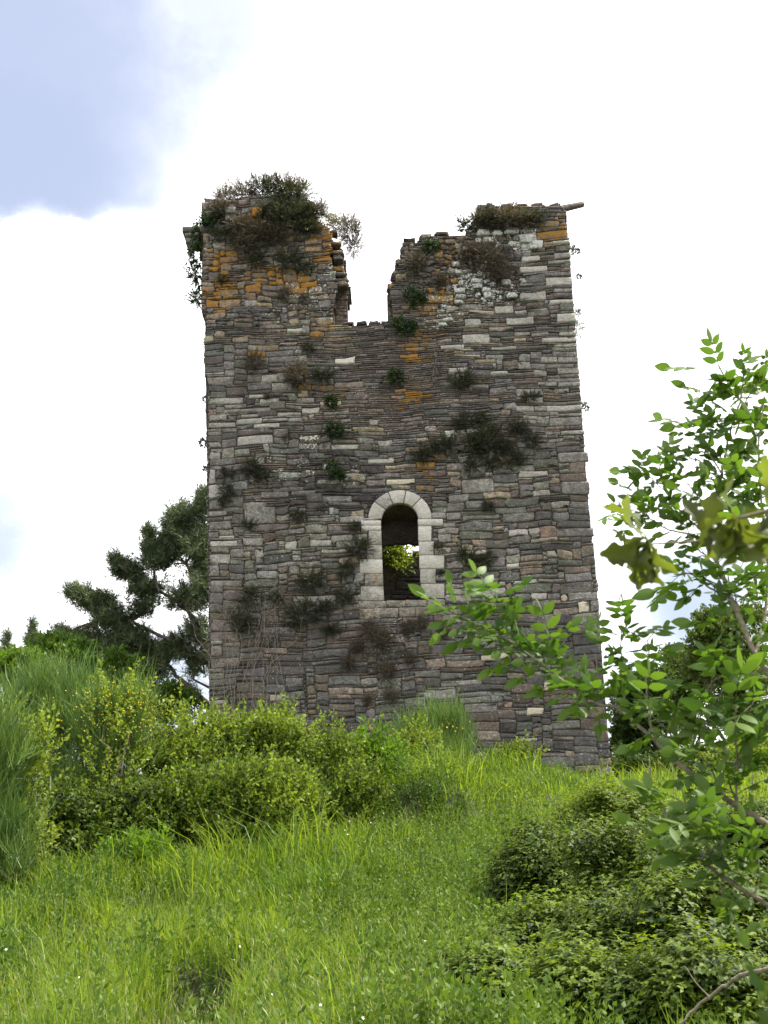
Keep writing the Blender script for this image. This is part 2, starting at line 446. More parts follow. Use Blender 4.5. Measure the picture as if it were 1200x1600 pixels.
SL = dict(grey=(.165, .152, .145), slate=(.115, .106, .106), light=(.235, .215, .195), brown=(.175, .137, .115), purple=(.146, .118, .112),
          tan=(.245, .195, .145), green=(.170, .165, .138), pink=(.205, .160, .135), dark=(.080, .072, .072), ochre=(.30, .20, .11))
def pick(names, w):
    return np.array(SL[names[rng.choice(len(names), p=np.array(w) / sum(w))]])

ORANGE = [(345, 405, 34, 1), (345, 455, 30, 1), (400, 437, 42, .75), (398, 552, 20, 1), (345, 475, 26, .9), (500, 372, 30, 1), (510, 395, 26, 1), (440, 432, 34, .9),
          (470, 442, 28, .9), (508, 514, 22, 1), (428, 420, 20, .6), (515, 610, 22, .8), (480, 601, 20, .7), (562, 752, 16, .9), (560, 735, 12, .6), (655, 530, 24, .9), (640, 552, 26, .8), (640, 622, 26, .9),
          (673, 722, 14, .95), (668, 735, 16, .95), (672, 762, 12, .9), (690, 465, 22, 1), (668, 482, 20, 1), (700, 395, 38, .7), (740, 392, 18, .9), (705, 440, 20, .7), (715, 470, 18, .8), (860, 366, 26, 1),
          (850, 360, 16, 1), (878, 345, 12, .8), (690, 420, 30, .55), (915, 815, 9, 1), (905, 850, 25, .45), (915, 880, 22, .5), (395, 343, 18, 1), (487, 342, 14, .9), (535, 440, 14, .8), (620, 590, 26, .3),
          (430, 500, 60, .3), (450, 620, 40, .25), (380, 690, 20, .3), (560, 690, 40, .3), (585, 990, 16, .4), (640, 985, 14, .3), (700, 500, 30, .3)]
WHITE = [(740, 440, 42, .8), (765, 378, 22, 1), (822, 378, 20, 1.1), (700, 470, 40, .55), (715, 430, 26, .6), (762, 462, 20, .9), (800, 455, 18, .8), (520, 440, 24, .7), (455, 452, 24, .7), (480, 465, 26, .6), (520, 425, 16, .8), (690, 500, 28, .6),
         (430, 500, 40, .35), (435, 725, 45, .4), (500, 740, 30, .5), (470, 560, 50, .3), (800, 362, 20, .7), (620, 640, 60, .12), (600, 1000, 24, .5), (590, 1020, 26, .3), (560, 720, 16, .6), (545, 760, 12, .5), (480, 690, 14, .7)]
MOSS = [(500, 735, 60, .5), (740, 690, 55, .7), (760, 720, 50, .5), (600, 1010, 60, .6), (430, 960, 60, .4), (400, 740, 40, .5), (450, 360, 60, .5), (650, 430, 30, .6), (690, 590, 40, .5), (800, 350, 40, .4), (540, 640, 40, .3), (530, 1040, 60, .35), (840, 690, 30, .4)]
def field(lst, px, py):
    v = 0.0
    for x, y, r, a in lst:
        d = math.hypot(px - x, (py - y) * 1.25) / r
        if d < 1.5: v = max(v, a * (1 - max(0, d - .55) / .95))
    return v

def front_style(px, py):
    """(wmin, wmax, hmin, hmax, rough, colour) of the masonry round a photo pixel"""
    r = rng.random()
    if 524 < px < 690 and 508 < py < 650 and px < 690 - max(0, (560 - py)) * .5:
        return 4, 13, 1, 1 + (r < .2), .35, pick(('purple', 'brown', 'slate', 'pink'), (5, 3, 2, .6)) * .95
    if 640 < px < 812 and py < 500 and not (px > 700 and py > 480):
        return 2, 6, 1, 3, 1.0, pick(('brown', 'grey', 'dark', 'slate', 'light'), (3, 2, 2, 1, 1.5))
    if px > 800 and py < 700:
        if r < .3: return 8, 17, 2, 4, .15, pick(('light', 'green', 'grey'), (2, 2, 2))
        return 4, 14, 1, 2, .4, pick(('brown', 'slate', 'purple', 'grey', 'pink'), (3, 3, 2, 2, .7))
    if py < 510 and px < 540:
        if r < .18: return 5, 10, 3, 4, .3, pick(('light', 'brown', 'grey'), (1, 1, 1))
        return 3, 9, 1, 3, .75, pick(('brown', 'grey', 'purple', 'slate', 'tan'), (4, 2, 2, 2, 1))
    if px < 450 and 545 < py < 710:
        if r < .6: return 7, 17, 3, 4, .1, pick(('light', 'grey', 'green', 'purple'), (3, 3, 2, 1.5))
        return 4, 12, 1, 3, .3, pick(('grey', 'purple', 'brown', 'slate'), (2, 2, 2, 2))
    if px < 362 and py > 690:
        return 6, 13, 2, 5, .15, pick(('light', 'grey', 'tan', 'green'), (2, 3, 1, 1))
    if 440 < px < 580 and 690 < py < 800:
        return 4, 16, 1, 4, .6, pick(('slate', 'dark', 'grey', 'purple'), (5, 2, 2, 2)) * .9
    if px > 885:
        return 8, 18, 3, 5, .12, pick(('slate', 'grey', 'brown'), (3, 3, 1)) * (1.1 if py < 950 else .95)
    if py > 960:
        if px > 700 or py > 1060: return 7, 22, 1 + (r < .75), 4, .25, pick(('slate', 'grey', 'brown', 'dark', 'pink', 'green'), (5, 3, 2, 1.2, .35, 1)) * (.95 if px > 700 else 1.0)
        return 5, 18, 1, 4, .4, pick(('slate', 'brown', 'grey', 'purple', 'dark'), (3, 3, 3, 2, 1))
    if px < 700 and 800 < py <= 960:
        if r > .9: return 6, 13, 2, 3, .4, pick(('light', 'tan'), (3, 1)) * 1.25
        return 4, 17, 1, 4, .45, pick(('green', 'grey', 'brown', 'light', 'purple', 'tan'), (3, 4, 2, 1.5, 1, .7))
    if px >= 700 and 690 < py <= 960:
        if r > .9: return 5, 12, 2, 3, .4, pick(('light', 'tan'), (3, 1)) * 1.2
        return 4, 16, 1, 4, .5, pick(('green', 'grey', 'slate', 'brown', 'light', 'tan'), (3, 4, 2, 2, 1.2, .8))
    if r > .93: return 5, 11, 2, 3, .3, pick(('light', 'tan'), (3, 1)) * 1.25
    return 3, 15, 1, 1 + (r < .5) + (r < .15), .5, pick(('brown', 'grey', 'purple', 'slate', 'tan', 'pink', 'light'), (4, 3, 2.5, 3, 1.2, .8, 1))

# single pale or large blocks of the front, photo pixels x0, y0, x1, y1, and a shade
G1, G2, G3, CR, OC = (.44, .415, .365), (.335, .315, .275), (.25, .235, .21), (.52, .46, .35), (.30, .205, .12)
def z2(s): return [(580 + a / 3, 280 + b / 3, 580 + c / 3, 280 + d / 3) for a, b, c, d in s]
def z4(s): return [(300 + a / 4, 600 + b / 4, 300 + c / 4, 600 + d / 4) for a, b, c, d in s]
def z3(s): return [(480 + a / 4, 660 + b / 4, 480 + c / 4, 660 + d / 4) for a, b, c, d in s]
def z6(s): return [(660 + a / 2.222, 540 + b / 2.222, 660 + c / 2.222, 540 + d / 2.222) for a, b, c, d in s]
BLOCKS = [(r, G1) for r in z2([(850, 287, 930, 308), (707, 358, 790, 385), (700, 405, 825, 437), (580, 590, 665, 628), (633, 640, 760, 685), (872, 627, 957, 670), (880, 708, 963, 733), (798, 738, 965, 765),
          (325, 777, 437, 800), (838, 562, 947, 586), (820, 460, 942, 503), (683, 1062, 765, 1092), (823, 1055, 985, 1090), (563, 780, 680, 802), (697, 525, 820, 568), (430, 725, 555, 772)])]
BLOCKS += [(r, G2) for r in z2([(858, 345, 935, 375), (828, 378, 935, 400), (697, 485, 757, 500), (440, 655, 515, 692), (750, 715, 830, 738), (855, 768, 965, 788), (793, 830, 872, 860), (875, 828, 970, 860), (540, 822, 620, 848),
          (690, 855, 745, 892), (875, 878, 975, 912), (365, 885, 435, 912), (780, 945, 870, 972), (875, 945, 978, 972), (858, 975, 925, 1002), (767, 1060, 821, 1088), (870, 1093, 990, 1112), (815, 1180, 885, 1200), (890, 1175, 1000, 1200)])]
BLOCKS += [(r, G1) for r in z4([(425, 92, 545, 127), (388, 247, 550, 280), (280, 320, 505, 385), (580, 980, 650, 1035), (735, 972, 875, 1020), (870, 378, 1040, 415), (1095, 455, 1262, 497), (860, 775, 885, 820), (112, 977, 285, 1020), (170, 945, 268, 968), (355, 65, 465, 92), (275, 215, 440, 255), (108, 625, 215, 712), (108, 530, 148, 620)])]
BLOCKS += [(r, G2) for r in z4([(105, 85, 320, 130), (650, 85, 760, 122), (570, 60, 645, 82), (200, 150, 495, 185), (305, 188, 415, 213), (535, 178, 680, 208), (105, 190, 215, 232), (445, 215, 598, 240), (602, 212, 690, 240), (105, 237, 270, 275), (105, 360, 180, 395), (108, 422, 175, 470),
          (108, 790, 220, 825), (108, 1062, 240, 1130), (115, 1225, 310, 1272), (925, 825, 1080, 872), (388, 458, 450, 510), (320, 955, 440, 1010), (0, 0, 0, 0)][:-1])]
BLOCKS += [(r, G3) for r in z4([(108, 720, 190, 785), (108, 855, 248, 910), (110, 1135, 170, 1210), (600, 900, 700, 940), (330, 765, 520, 875), (820, 700, 1000, 745), (430, 670, 600, 715), (620, 665, 780, 700)])]
BLOCKS += [((a / 3, 700 + b / 3, c / 3, 700 + d / 3), (.26, .225, .19)) for a, b, c, d in [(985, 860, 1120, 910), (990, 925, 1040, 980), (990, 983, 1120, 1032)]]
BLOCKS += [(r, CR) for r in z3([(495, 350, 670, 392)])] + [(r, G2) for r in z3([(970, 350, 1165, 445), (885, 447, 1012, 495), (770, 558, 866, 598), (870, 560, 960, 608), (820, 692, 903, 752), (848, 620, 928, 655), (805, 945, 885, 990)])]
BLOCKS += [(r, G3) for r in z3([(875, 500, 980, 555), (995, 485, 1105, 540), (975, 572, 1200, 610), (130, 645, 225, 685)])] + [(r, CR) for r in z3([(990, 795, 1125, 828)])]
BLOCKS += [(r, CR) for r in z6([(543, 887, 575, 927), (205, 1075, 257, 1095), (260, 1068, 300, 1090), (420, 1162, 482, 1198), (362, 1255, 420, 1283), (338, 1362, 400, 1375)])]
BLOCKS += [(r, (.33, .22, .17)) for r in z6([(285, 1238, 312, 1258), (408, 628, 465, 672)])]
BLOCKS += [(r, G3) for r in z6([(467, 632, 595, 668), (508, 855, 605, 885), (475, 370, 575, 408), (485, 472, 580, 520), (280, 580, 385, 612), (65, 1160, 205, 1185), (420, 295, 560, 320)])]
BLOCKS += [((421, 1085, 447, 1096), CR), ((573, 1133, 590, 1142), (.46, .30, .15)), ((480, 1109, 494, 1117), OC), ((345, 412, 362, 423), OC), ((341, 452, 371, 464), OC), ((342, 468, 376, 482), OC), ((382, 469, 401, 480), G2), ((472, 508, 484, 521), G2),
           ((668, 460, 708, 473), (.33, .24, .13)), ((653, 477, 685, 486), OC), ((476, 372, 502, 382), OC), ((475, 384, 503, 394), OC), ((487, 359, 515, 371), OC), ((435, 368, 458, 377), OC), ((465, 555, 480, 566), G3), ((408, 585, 434, 598), G1), ((425, 598, 456, 611), G2)]

def pack(mask, style, blocks, u0, v0, c=CELL):
    """fills the masked cells with stones; returns list of (u, v, w, h, colour, rough)"""
    nv, nu = mask.shape; occ = ~mask.copy(); S = []
    for (ua, va, ub, vb), colr in blocks:
        j0, j1 = int(round((ua - u0) / c)), int(round((ub - u0) / c)); i0, i1 = int(round((va - v0) / c)), int(round((vb - v0) / c))
        j1 = max(j1, j0 + 2); i1 = max(i1, i0 + 1)
        if i0 < 0 or j0 < 0 or i1 > nv or j1 > nu: continue
        sub = occ[i0:i1, j0:j1]
        if sub.mean() > .25: continue
        occ[i0:i1, j0:j1] = True
        k = rng.uniform(.88, 1.08)
        S.append((ua, va, ub - ua, vb - va, np.array(colr) * k, -1.0))
    for i in range(nv):
        j = 0
        while j < nu:
            if occ[i, j]: j += 1; continue
            w0, w1, h0, h1, rough, colr = style(i, j)
            run = 0
            while j + run < nu and not occ[i, j + run] and run < w1 + 3: run += 1
            w = int(rng.integers(w0, w1 + 1))
            if run - w < 2: w = run
            w = min(w, run)
            h = int(rng.integers(h0, h1 + 1))
            if w < 3: h = min(h, 2)
            hh = 1
            while hh < h and i + hh < nv and not occ[i + hh, j:j + w].any(): hh += 1
            occ[i:i + hh, j:j + w] = True
            S.append((u0 + j * c, v0 + i * c, w * c, hh * c, colr * np.array((1.08, 1.10, 1.045)) * np.exp(rng.normal(0, .26)) * rng.normal(1, .03, 3), rough))
            j += w
    return S

NP = 12
def stones_mesh(S, frame, marks=None, warped=True, relief=1.0):
    n = len(S)
    u = np.array([s[0] for s in S]); v = np.array([s[1] for s in S]); w = np.array([s[2] for s in S]); h = np.array([s[3] for s in S])
    colr = np.array([s[4] for s in S]); rough = np.array([s[5] for s in S]); fixed = rough < 0; rough = np.where(fixed, .08, rough)
    g = np.where(fixed, .003, rng.uniform(.001, .006, n) + .004 * rough)
    u, v, w, h = u + g, v + g, w - 2 * g, h - 2 * g
    cx = np.minimum(w, h) * (.05 + .20 * rough)             # corner cut
    def side(L): return np.stack((cx, L / 2, L - cx), 1)
    su, sv = side(w), side(h); z = np.zeros_like(su)
    X = np.concatenate((su, z + w[:, None], su[:, ::-1], z), 1); Y = np.concatenate((z, sv, z + h[:, None], sv[:, ::-1]), 1)
    amp = np.minimum(h * .15, .035) * (.22 + rough)
    X = X + rng.normal(0, 1, X.shape) * amp[:, None] * .9; Y = Y + rng.normal(0, 1, Y.shape) * amp[:, None] * .8
    mx, my = w[:, None] / 2, h[:, None] / 2
    prot = np.where(fixed, .014, (rng.uniform(.004, .015, n) + rough * rng.uniform(0, .034, n))) * relief
    tx, ty = rng.normal(0, .025, n) * (.3 + rough) * relief, rng.normal(0, .05, n) * (.3 + rough) * relief
    rings = []
    for inset, dep in ((0.0, .024), (.06, -.60), (.45, -1.0)):
        ins = np.minimum(inset * h, inset * .11)[:, None]
        k_x = 1 - 2 * ins / np.maximum(w[:, None], 1e-3); k_y = 1 - 2 * ins / np.maximum(h[:, None], 1e-3)
        xx, yy = mx + (X - mx) * k_x, my + (Y - my) * k_y
        d = np.full(X.shape, dep) if dep > 0 else dep * prot[:, None] + (xx - mx) * tx[:, None] + (yy - my) * ty[:, None] + rng.normal(0, .004, X.shape) * (rough[:, None] + .2)
        rings.append((xx, yy, d))
    cxr, cyr = mx, my; rings.append((cxr, cyr, -prot[:, None] * 1.08))
    xx = np.concatenate([r[0] for r in rings], 1) + u[:, None]; yy = np.concatenate([r[1] for r in rings], 1) + v[:, None]; dd = np.concatenate([r[2] for r in rings], 1)
    if warped:
        du, dv = warp(xx, yy); k = np.where(fixed, .35, 1.0)[:, None]; xx = xx + du * k; yy = yy + dv * k
    V = frame(xx.ravel(), yy.ravel(), dd.ravel())
    K = 3 * NP + 1; a = np.arange(NP); b = (a + 1) % NP
    q = np.concatenate([np.stack((r * NP + a, r * NP + b, (r + 1) * NP + b, (r + 1) * NP + a), 1) for r in (0, 1)])
    tr = np.stack((2 * NP + a, 2 * NP + b, np.full(NP, 3 * NP)), 1)
    off = (np.arange(n) * K)[:, None, None]
    colors = np.repeat(colr, K, 0)
    mk = np.zeros((n, 3)) if marks is None else marks
    return V, [(q[None] + off).reshape(-1, 4), (tr[None] + off).reshape(-1, 3)], colors, np.repeat(mk, K, 0)

def prism(poly, frame, prot=.02, deep=.2, bevel=.02):
    """one dressed block from an outline given in wall coordinates"""
    P = np.array(poly, float); c = P.mean(0); n = len(P); L = np.linalg.norm(P - c, axis=1, keepdims=True)
    R = [(P, deep), (P, -prot * .4), (c + (P - c) * (1 - bevel / L), -prot)]
    V = np.concatenate([frame(p[:, 0], p[:, 1], np.full(n, d)) for p, d in R] + [frame(c[None, 0], c[None, 1], np.array([-prot * 1.05]))])
    a = np.arange(n); b = (a + 1) % n
    return V, [np.concatenate([np.stack((r * n + a, r * n + b, (r + 1) * n + b, (r + 1) * n + a), 1) for r in (0, 1)]), np.stack((2 * n + a, 2 * n + b, np.full(n, 3 * n)), 1)]

def px_uv(px, py):
    p = at(px, py, D); return p[0], p[2]
def rect_uv(r):
    (ua, va), (ub, vb) = px_uv(r[0], r[3]), px_uv(r[2], r[1]); return ua, va, ub, vb

def rock(c, r, seed):
    g = np.random.default_rng(seed)
    th = np.linspace(0, math.pi, 7)[1:-1]; ph = np.arange(9) * 2 * math.pi / 9
    V = [(0, 0, 1.0)] + [(math.sin(t) * math.cos(p), math.sin(t) * math.sin(p), math.cos(t)) for t in th for p in ph] + [(0, 0, -1.0)]
    V = np.array(V); V = np.sign(V) * np.abs(V) ** .4; V = V * (1 + .16 * g.normal(0, 1, (len(V), 1))) * np.array(r) + np.array(c)
    q = [(1 + i * 9 + j, 1 + i * 9 + (j + 1) % 9, 1 + (i + 1) * 9 + (j + 1) % 9, 1 + (i + 1) * 9 + j) for i in range(4) for j in range(9)]
    e = len(V) - 1; t = [(0, 1 + (j + 1) % 9, 1 + j) for j in range(9)] + [(e, 37 + j, 37 + (j + 1) % 9) for j in range(9)]
    return V, [np.array(q), np.array(t)]

SURROUND = []
ang = [180, 143, 112, 79, 48, 0]; vous = []
for a0, a1 in zip(ang[:-1], ang[1:]):
    t = np.radians(np.linspace(a0 - .9, a1 + .9, 7))
    o_ = [(AX + 49.5 * math.cos(x), AY - 45 * math.sin(x)) for x in t]; i_ = [(AX + 28.8 * math.cos(x), AY - 25.3 * math.sin(x)) for x in t]
    vous.append((o_ + i_[::-1])[::-1])
SURROUND.append(('arch', vous, [(0.563, 0.544, 0.506), (0.461, 0.448, 0.422), (0.576, 0.557, 0.525), (0.538, 0.518, 0.486), (0.589, 0.570, 0.538)], [(0, 0, 0)]))
J = lambda a, b, c, d: [(480 + a / 4, 660 + d / 4), (480 + c / 4, 660 + d / 4), (480 + c / 4, 660 + b / 4), (480 + a / 4, 660 + b / 4)]
def J2(a, b, c, d, c2): return [(480 + a / 4, 660 + d / 4), (480 + c2 / 4, 660 + d / 4), (480 + c / 4, 660 + b / 4), (480 + a / 4, 660 + b / 4)]
SURROUND.append(('jamb', [J(336, 613, 461, 643), J(338, 645, 462, 676), J2(385, 678, 463, 763, 466), J2(372, 766, 466, 853, 469), J2(329, 856, 469, 943, 473), J2(360, 946, 473, 1022, 476), J2(335, 1025, 476, 1113, 481)],
           [(0.576, 0.557, 0.525), (0.538, 0.512, 0.480), (0.435, 0.416, 0.384), (0.461, 0.442, 0.410), (0.550, 0.531, 0.499), (0.358, 0.339, 0.301), (0.474, 0.454, 0.422)], [(0, 0, 0), (0, 0, 0), (0, 0, 0), (0, 0, 0), (0, 0, 0), (.45, .2, .1), (.12, 0, 0)]))
SURROUND.append(('jamb', [J(692, 604, 848, 646), J(694, 649, 776, 742), J(697, 745, 790, 828), J(701, 831, 856, 914), J(707, 917, 803, 1006), J(711, 1009, 857, 1098)],
           [(0.589, 0.570, 0.538), (0.576, 0.563, 0.531), (0.563, 0.544, 0.512), (0.563, 0.544, 0.506), (0.486, 0.467, 0.435), (0.461, 0.442, 0.410)], [(0, 0, 0)]))
SURROUND.append(('sill', [J(322, 1117, 496, 1160), J(498, 1113, 615, 1154), J(617, 1110, 749, 1150), J(751, 1105, 860, 1146), J(327, 1164, 415, 1230), J(417, 1160, 570, 1218), J(573, 1157, 674, 1215), J(677, 1153, 749, 1211), J(752, 1149, 868, 1206), J(600, 1220, 710, 1264)],
           [(.30, .285, .26), (.29, .27, .24), (.29, .275, .25), (.31, .295, .27), (.30, .255, .20), (.27, .245, .215), (.25, .225, .20), (.25, .23, .205), (.27, .25, .22), (.22, .205, .185)], [(.35, .15, .1), (.3, .1, .1), (.4, .1, .1), (.1, .1, .1), (.1, .2, .2)]))


def build_tower():
    base = at(640, 1230, D); base[1] = D + 5; base[2] = 2.3
    T = thing('stone_tower', 'ruined square slate and granite tower with a notched top and one arched window', 'tower', base)
    MORTAR = np.array((.115, .10, .085))
    pieces, cols, mks = [], [], []
    def add(V, F, c, m=(0, 0, 0)):
        pieces.append((V, F)); n = len(V)
        cols.append(np.broadcast_to(c, (n, 3))); mks.append(np.broadcast_to(m, (n, 3)))
    # cores
    add(*voxels(mask_front, front_frame, .032, .55, U0, V0), MORTAR)
    add(*voxels(mask_rear, front_frame, .547, 1.75, U0, V0), MORTAR)
    # stones of the front
    surround = np.zeros(PXg.shape, bool)
    for nm_, polys_, sh_, mk_ in SURROUND:
        for pl_ in polys_:
            P_ = np.array(pl_); c_ = P_.mean(0); surround |= inside([tuple(c_ + (p - c_) * (1 + 1.2 / np.linalg.norm(p - c_))) for p in P_], PXg, PYg)
    m = mask_front & ~surround
    def style(i, j):
        return front_style(PXg[i, j] + rng.normal(0, 9), PYg[i, j] + rng.normal(0, 7))
    S = pack(m, style, [(rect_uv(r), c) for r, c in BLOCKS], U0, V0)
    mk = []
    for u, v, w, h, c, r in S:
        px, py = proj(np.array([u + w / 2, D, v + h / 2]))
        k = rng.random()
        o = field(ORANGE, px, py) * rng.uniform(.55, 1.1) if r >= 0 else field(ORANGE, px, py) * rng.uniform(0, .5)
        mk.append((o, field(WHITE, px, py) * rng.uniform(.4, 1.15), field(MOSS, px, py) * (1 if r >= 0 else .2)))
    V, F, c, k = stones_mesh(S, front_frame, np.array(mk)); add(V, F, c, k)
    # the deeper leaf of the wall seen in the notch
    strip = mask_rear & ~mask_front & ~inside(opening_poly(40), PXg, PYg) & (PYg < 560)
    def style_r(i, j): return 3, 8, 1, 3, .6, pick(('brown', 'pink', 'grey', 'tan'), (4, 1, 2, 1))
    S = pack(strip, style_r, [], U0, V0)
    mk = np.array([(.75 * rng.random(), .4 * rng.random(), .2) for s in S])
    V, F, c, k = stones_mesh(S, lambda u, v, d: front_frame(u, v, d + .55), mk); add(V, F, c, k)
    # loose and broken stones along the ragged top
    sd = 100
    for px, py, rx, rz, oc in [(533, 448, 12, 4, .5), (531, 441, 13, 3, .2), (530, 424, 9, 5, .6), (532, 433, 10, 3, .3), (528, 407, 9, 4, .3), (529, 398, 10, 3, .2), (524, 384, 9, 3, .5), (520, 366, 8, 3, .5), (612, 452, 8, 5, .6), (618, 434, 8, 4, .3), (624, 414, 7, 5, .3), (632, 394, 7, 6, .2), (640, 379, 10, 3, .2),
                               (664, 372, 11, 3, .2), (690, 368, 12, 3, .2), (752, 328, 9, 4, .1), (765, 324, 6, 4, .1), (790, 326, 11, 3, .1), (815, 325, 10, 3, .2), (840, 325, 11, 3, .2), (866, 325, 10, 3, .2), (330, 318, 12, 4, .1), (487, 325, 5, 9, .8), (487, 345, 8, 5, .9),
                               (322, 360, 9, 6, .3), (545, 508, 10, 2.5, 0), (565, 508, 9, 2.5, 0), (585, 508, 9, 2.5, 0), (603, 507, 7, 2.5, 0), (331, 376, 14, 8, .2), (344, 358, 9, 7, .1)]:
        p = at(px, py, D + (.25 if py < 500 else .2)); sd += 1
        V, F = rock(p, (rx * .0167, .22, rz * .0172), sd)
        add(V, F, pick(('brown', 'grey', 'purple', 'tan'), (3, 2, 1, 1)), (oc, .2, .1))
    # white crusted rubble in the broken right part
    for px, py, rx, rz in [(765, 377, 13, 6), (778, 366, 9, 5), (822, 374, 13, 8), (834, 386, 9, 5), (755, 365, 10, 5), (800, 362, 12, 5), (716, 426, 6, 4), (718, 455, 9, 4), (720, 464, 9, 3), (745, 440, 10, 4), (746, 448, 8, 4), (760, 454, 7, 4), (762, 463, 7, 5), (790, 442, 8, 5), (800, 462, 9, 5), (716, 473, 8, 3), (700, 500, 9, 3), (692, 508, 7, 3), (728, 390, 6, 3), (712, 414, 6, 4)]:
        p = at(px, py, D - .02); sd += 1
        V, F = rock(p, (rx * .0167, .10, rz * .0172), sd); add(V, F, np.array((.36, .35, .32)) * rng.uniform(.8, 1.1), (.1, .75, .1))
    V, F = join(pieces)
    part('front_wall', V, F, M['stone'], T, colors={'stone_col': np.concatenate(cols), 'marks': np.concatenate(mks)})['label'] = 'front wall of coursed slate with pale granite blocks and orange lichen'

    # side and back walls (real depth behind the front)
    def xl(v): p0, p1 = at(326, 1100, D), at(318, 500, D); return p0[0] + (p1[0] - p0[0]) * (v - p0[2]) / (p1[2] - p0[2])
    def xr(v): p0, p1 = at(949, 1120, D), at(892, 400, D); return p0[0] + (p1[0] - p0[0]) * (v - p0[2]) / (p1[2] - p0[2])
    Uw, Vw = cell_grid(0, V0, 60, 115, .15)
    topR = 18.6 - .05 * Uw - 9.5 * sst(Uw, 3.5, 8.2) + .35 * np.sin(2.1 * Uw) + .25 * np.sin(5 * Uw)  # unseen rear of the right wall cut low so sun reaches the window bush
    topL = 18.6 - .6 * Uw + .5 * np.sin(1.7 * Uw + 1) + .3 * np.sin(4.3 * Uw)
    for nm, frame, top, lab in (('side_wall', lambda u, v, d: np.stack((xr(v) - d, D + .3 + u, v), -1), topR, 'right side wall running back'), ('side_wall', lambda u, v, d: np.stack((xl(v) + d, D + .3 + u, v), -1), topL, 'left side wall running back')):
        mk_ = (Vw < top)
        pcs = []; V, F = voxels(mk_, frame, .016, 1.2, 0, V0, .15); pcs.append((V, [F])); cs = [np.broadcast_to(MORTAR, (len(V), 3))]
        S = pack(mk_, lambda i, j: (2, 6, 1, 2, .3, pick(('grey', 'slate', 'brown', 'light'), (3, 3, 2, 1))), [], 0, V0, .15)
        V, F, c, k = stones_mesh(S, frame); pcs.append((V, F)); cs.append(c)
        V, F = join(pcs); part(nm, V, F, M['stone'], T, colors={'stone_col': np.concatenate(cs), 'marks': np.zeros((len(V), 3)) + (.15, .15, .2)})
    Ub, Vb = cell_grid(-5.4, V0, 72, 70, .15)
    topB = at(624, 868, D + 9.2)[2] + .12 * np.sin(2.6 * Ub) + .25 * np.sin(7 * Ub) * .3 + .5 * sst(np.abs(Ub - .4), .6, 2.5)
    fb = lambda u, v, d: np.stack((u, D + 9.2 + d, v), -1)
    mk_ = Vb < topB; V, F = voxels(mk_, fb, .016, 1.0, -5.4, V0, .15); pcs = [(V, [F])]; cs = [np.broadcast_to(MORTAR, (len(V), 3))]
    S = pack(mk_, lambda i, j: (2, 6, 1, 2, .5, pick(('slate', 'dark', 'brown'), (3, 3, 2))), [], -5.4, V0, .15)
    V, F, c, k = stones_mesh(S, fb); pcs.append((V, F)); cs.append(c); V, F = join(pcs)
    part('back_wall', V, F, M['stone'], T, colors={'stone_col': np.concatenate(cs), 'marks': np.zeros((len(V), 3)) + (0, .1, .4)})

    # arched window: dressed surround and a deep vaulted passage
    W = part('window', *tunnel(), M['stone'], T, colors={'stone_col': np.tile((.15, .115, .095), (len(tunnel()[0]), 1)), 'marks': np.zeros((len(tunnel()[0]), 3))})
    W['label'] = 'tall round-headed window with pale dressed granite surround'
    def block_part(nm, polys, shade, mark):
        pcs, cs, ms = [], [], []
        for i, poly in enumerate(polys):
            V, F = prism([px_uv(*p) for p in poly], front_frame); pcs.append((V, F)); s = shade[i % len(shade)] if isinstance(shade, list) else shade
            cs.append(np.broadcast_to(np.array(s) * (.97, .945, .88) * rng.uniform(.86, 1.06), (len(V), 3))); ms.append(np.broadcast_to(mark[i % len(mark)], (len(V), 3)))
        V, F = join(pcs); return part(nm, V, F, M['stone'], W, colors={'stone_col': np.concatenate(cs), 'marks': np.concatenate(ms)})
    for args in SURROUND: block_part(*args)

    # corbels and the stone spout
    def corbel(px0, px1, py0, py1, Y, shade, mark, steps=3, lab=None):
        pcs = []; (ua, va), (ub, vb) = [(at(px0, py1, Y)[0], at(px0, py1, Y)[2]), (at(px1, py0, Y)[0], at(px1, py0, Y)[2])]
        hh = (vb - va) / steps; fr = lambda u, v, d: np.stack((u, Y + d, v), -1)
        for s in range(steps):
            q = .16 * s / max(1, steps - 1)
            P = [(ua, va + hh * s + .01), (ub, va + hh * s + .01), (ub, va + hh * (s + 1)), (ua, va + hh * (s + 1))]
            pcs.append(prism(P, lambda u, v, d, q=q: fr(u, v, d - q), .03, .5, .03))
        V, F = join(pcs); n = len(V)
        o = part('corbel', V, F, M['stone'], T, colors={'stone_col': np.tile(shade, (n, 1)), 'marks': np.tile(mark, (n, 1))}, smooth=False)
        if lab: o['label'] = lab
    corbel(353, 368, 327, 357, D - .05, (.20, .19, .16), (.15, .3, .3), 3, 'grey stepped corbel stone in the dry growth')
    corbel(395, 410, 327, 357, D - .05, (.34, .20, .08), (.9, 0, 0), 2, 'corbel stone crusted with orange lichen')
    # stepped stones projecting from the left side
    pcs = []
    for x0, x1, y0, y1 in ((285, 318, 354, 363), (289, 318, 364, 370), (290, 318, 372, 380)):
        a, b = at(x0, y1, D + 1.2), at(x1, y0, D + 1.2)
        pcs.append(prism([(a[0], a[2]), (b[0], a[2]), (b[0], b[2]), (a[0], b[2])], lambda u, v, d: np.stack((u, D + 1.2 + d, v), -1), .05, .6, .02))
    V, F = join(pcs); o = part('corbel', V, F, M['stone'], T, colors={'stone_col': np.tile((.19, .175, .16), (len(V), 1)), 'marks': np.zeros((len(V), 3))}); o['label'] = 'stepped corbel jutting out past the left edge'
    a, b = at(880, 326, D + .45), at(912, 319, D + .45)
    d = norm(b - a); nrm = np.array([-d[2], 0, d[0]]); wdt = np.array([0, .09, 0]); V = []
